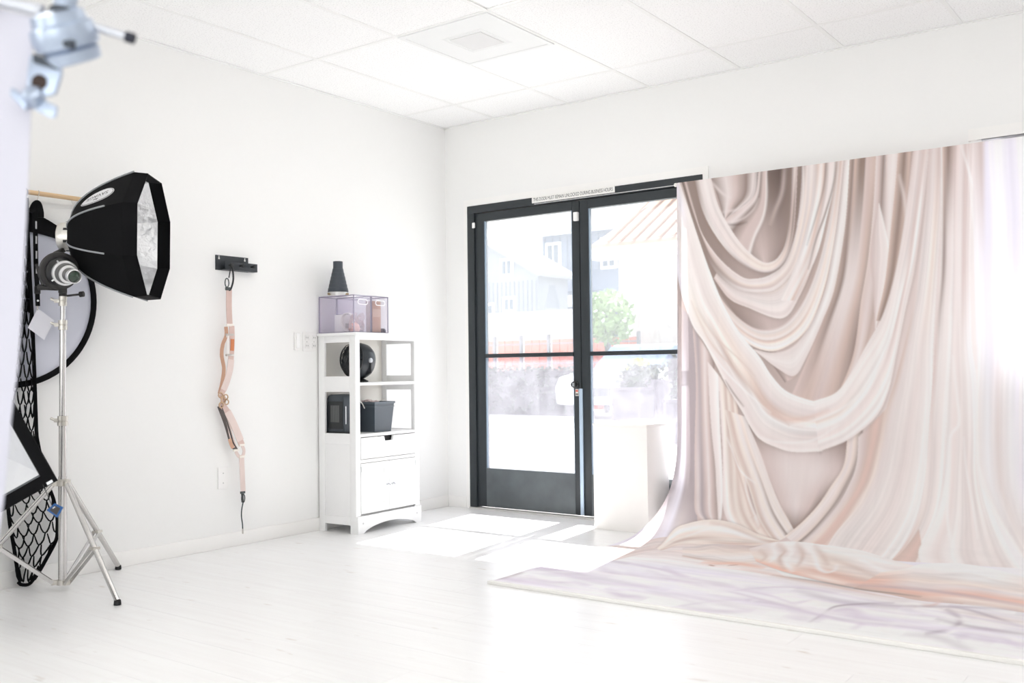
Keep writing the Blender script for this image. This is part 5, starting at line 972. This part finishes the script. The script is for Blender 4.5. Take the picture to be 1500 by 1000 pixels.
MB().cyl((-5.15, 12.1, -.05), (-5.15, 12.1, 3.1), .13, 16).build('porch_column', m_ww, h3, smooth=True); hwin(h3, -4.2, -3.2, 1.2, 2.4, 12.6); h3.scale = (1.2, 1.2, 1.2); h3.location = (-4.3, 19.9, -.05)
cr = thing('parked_car', (-5.5, 13, -.05), 'white parked car with tinted windscreen behind the planter', 'car'); m_car = mat('car_white', (214, 216, 220), .25, coat=.6); m_cg = mat('car_glass', (96, 116, 142), .08)
MB().prism([(-6.4, 11.0, .25), (-6.4, 14.7, .25), (-6.4, 14.8, .85), (-6.4, 12.4, .98), (-6.4, 11.1, .82), (-6.4, 10.95, .6)], (1.8, 0, 0)).build('body', m_car, cr, bevel=.08)
MB().prism([(-6.28, 12.2, .95), (-6.28, 14.6, .92), (-6.28, 14.2, 1.42), (-6.28, 13.0, 1.45)], (1.56, 0, 0)).build('cabin', m_cg, cr, bevel=.05); MB().box(-6.2, -4.8, 13.0, 14.2, 1.43, 1.48).build('roof', m_car, cr, bevel=.02)
for x in (-6.42, -4.8):
    for y in (11.8, 14.1): w_ = MB().lathe((x, y, .27), (1, 0, 0), [(.31, 0), (.31, .22)], 24).build('wheel', mat('tyre', (60, 60, 62), .8), cr, smooth=True); MB().lathe((x+(.215 if x > -5 else -.006), y, .27), (1, 0, 0), [(.18, 0), (.18, .012)], 20).build('hubcap', m_st, w_)
for x in (-6.1, -4.9): MB().obox((x, 10.99, .68), (.2, 0, 0), (0, .03, 0), (0, 0, .07)).build('headlight', mat('lamp_clear', (226, 230, 236), .1), cr, bevel=.02)
MB().box(-5.9, -5.1, 10.92, 11.0, .42, .6).build('radiator', mat('car_dark', (70, 74, 80), .4), cr)
tr_ = thing('young_tree', (-7.0, 14, -.05), 'light green young tree in front of the grey house porch', 'tree'); foliage('crown', (-7.6, 13.5, 1.5), (-6.3, 14.6, 2.8), 700, .09, m_leaf3, tr_, 1); MB().tube([(-7, 14, -.05), (-6.98, 14, 1.2), (-7, 14.05, 2.2)], [.06, .045, .02], 8).build('trunk', mat('twig_brown', (120, 112, 98), .9), tr_, smooth=True)
sb_ = thing('round_shrub', (-3.7, 9.6, -.05), 'round yellow green shrub near the parked car', 'shrub'); foliage('foliage', (-3.98, 9.3, .45), (-3.4, 9.9, 1.15), 500, .06, m_leaf2, sb_, 1); MB().tube([(-3.7, 9.6, -.05), (-3.7, 9.6, .5), (-3.68, 9.6, .8)], [.04, .03, .02], 8).build('stem', mat('twig_brown', (120, 112, 98), .9), sb_, smooth=True)
for x0, x1, y0, zt, la in ((-2.15, -1.72, 6.0, .72, 'dark square planter box outside the right door leaf'), (-2.95, -2.3, 7.6, .8, 'wide dark planter box behind the square planter outside'), (-1.55, -.9, 6.4, .55, 'low dark planter box outside beside the backdrop edge')):
    t = thing('planter_box', ((x0+x1)/2, y0+.2, -.05), la, 'planter', 'planters outside the door'); m_pb = mat('planter_grey', (84, 80, 86), .8, var=.15)
    MB().box(x0, x1, y0, y0+.42, -.05, zt-.04).build('box', m_pb, t, bevel=.01); MB().box(x0-.02, x1+.02, y0-.02, y0+.44, zt-.04, zt).build('rim', m_pb, t); foliage('plants', (x0+.03, y0+.03, zt), (x1-.03, y0+.39, zt+.22), 220, .05, m_leaf, t)
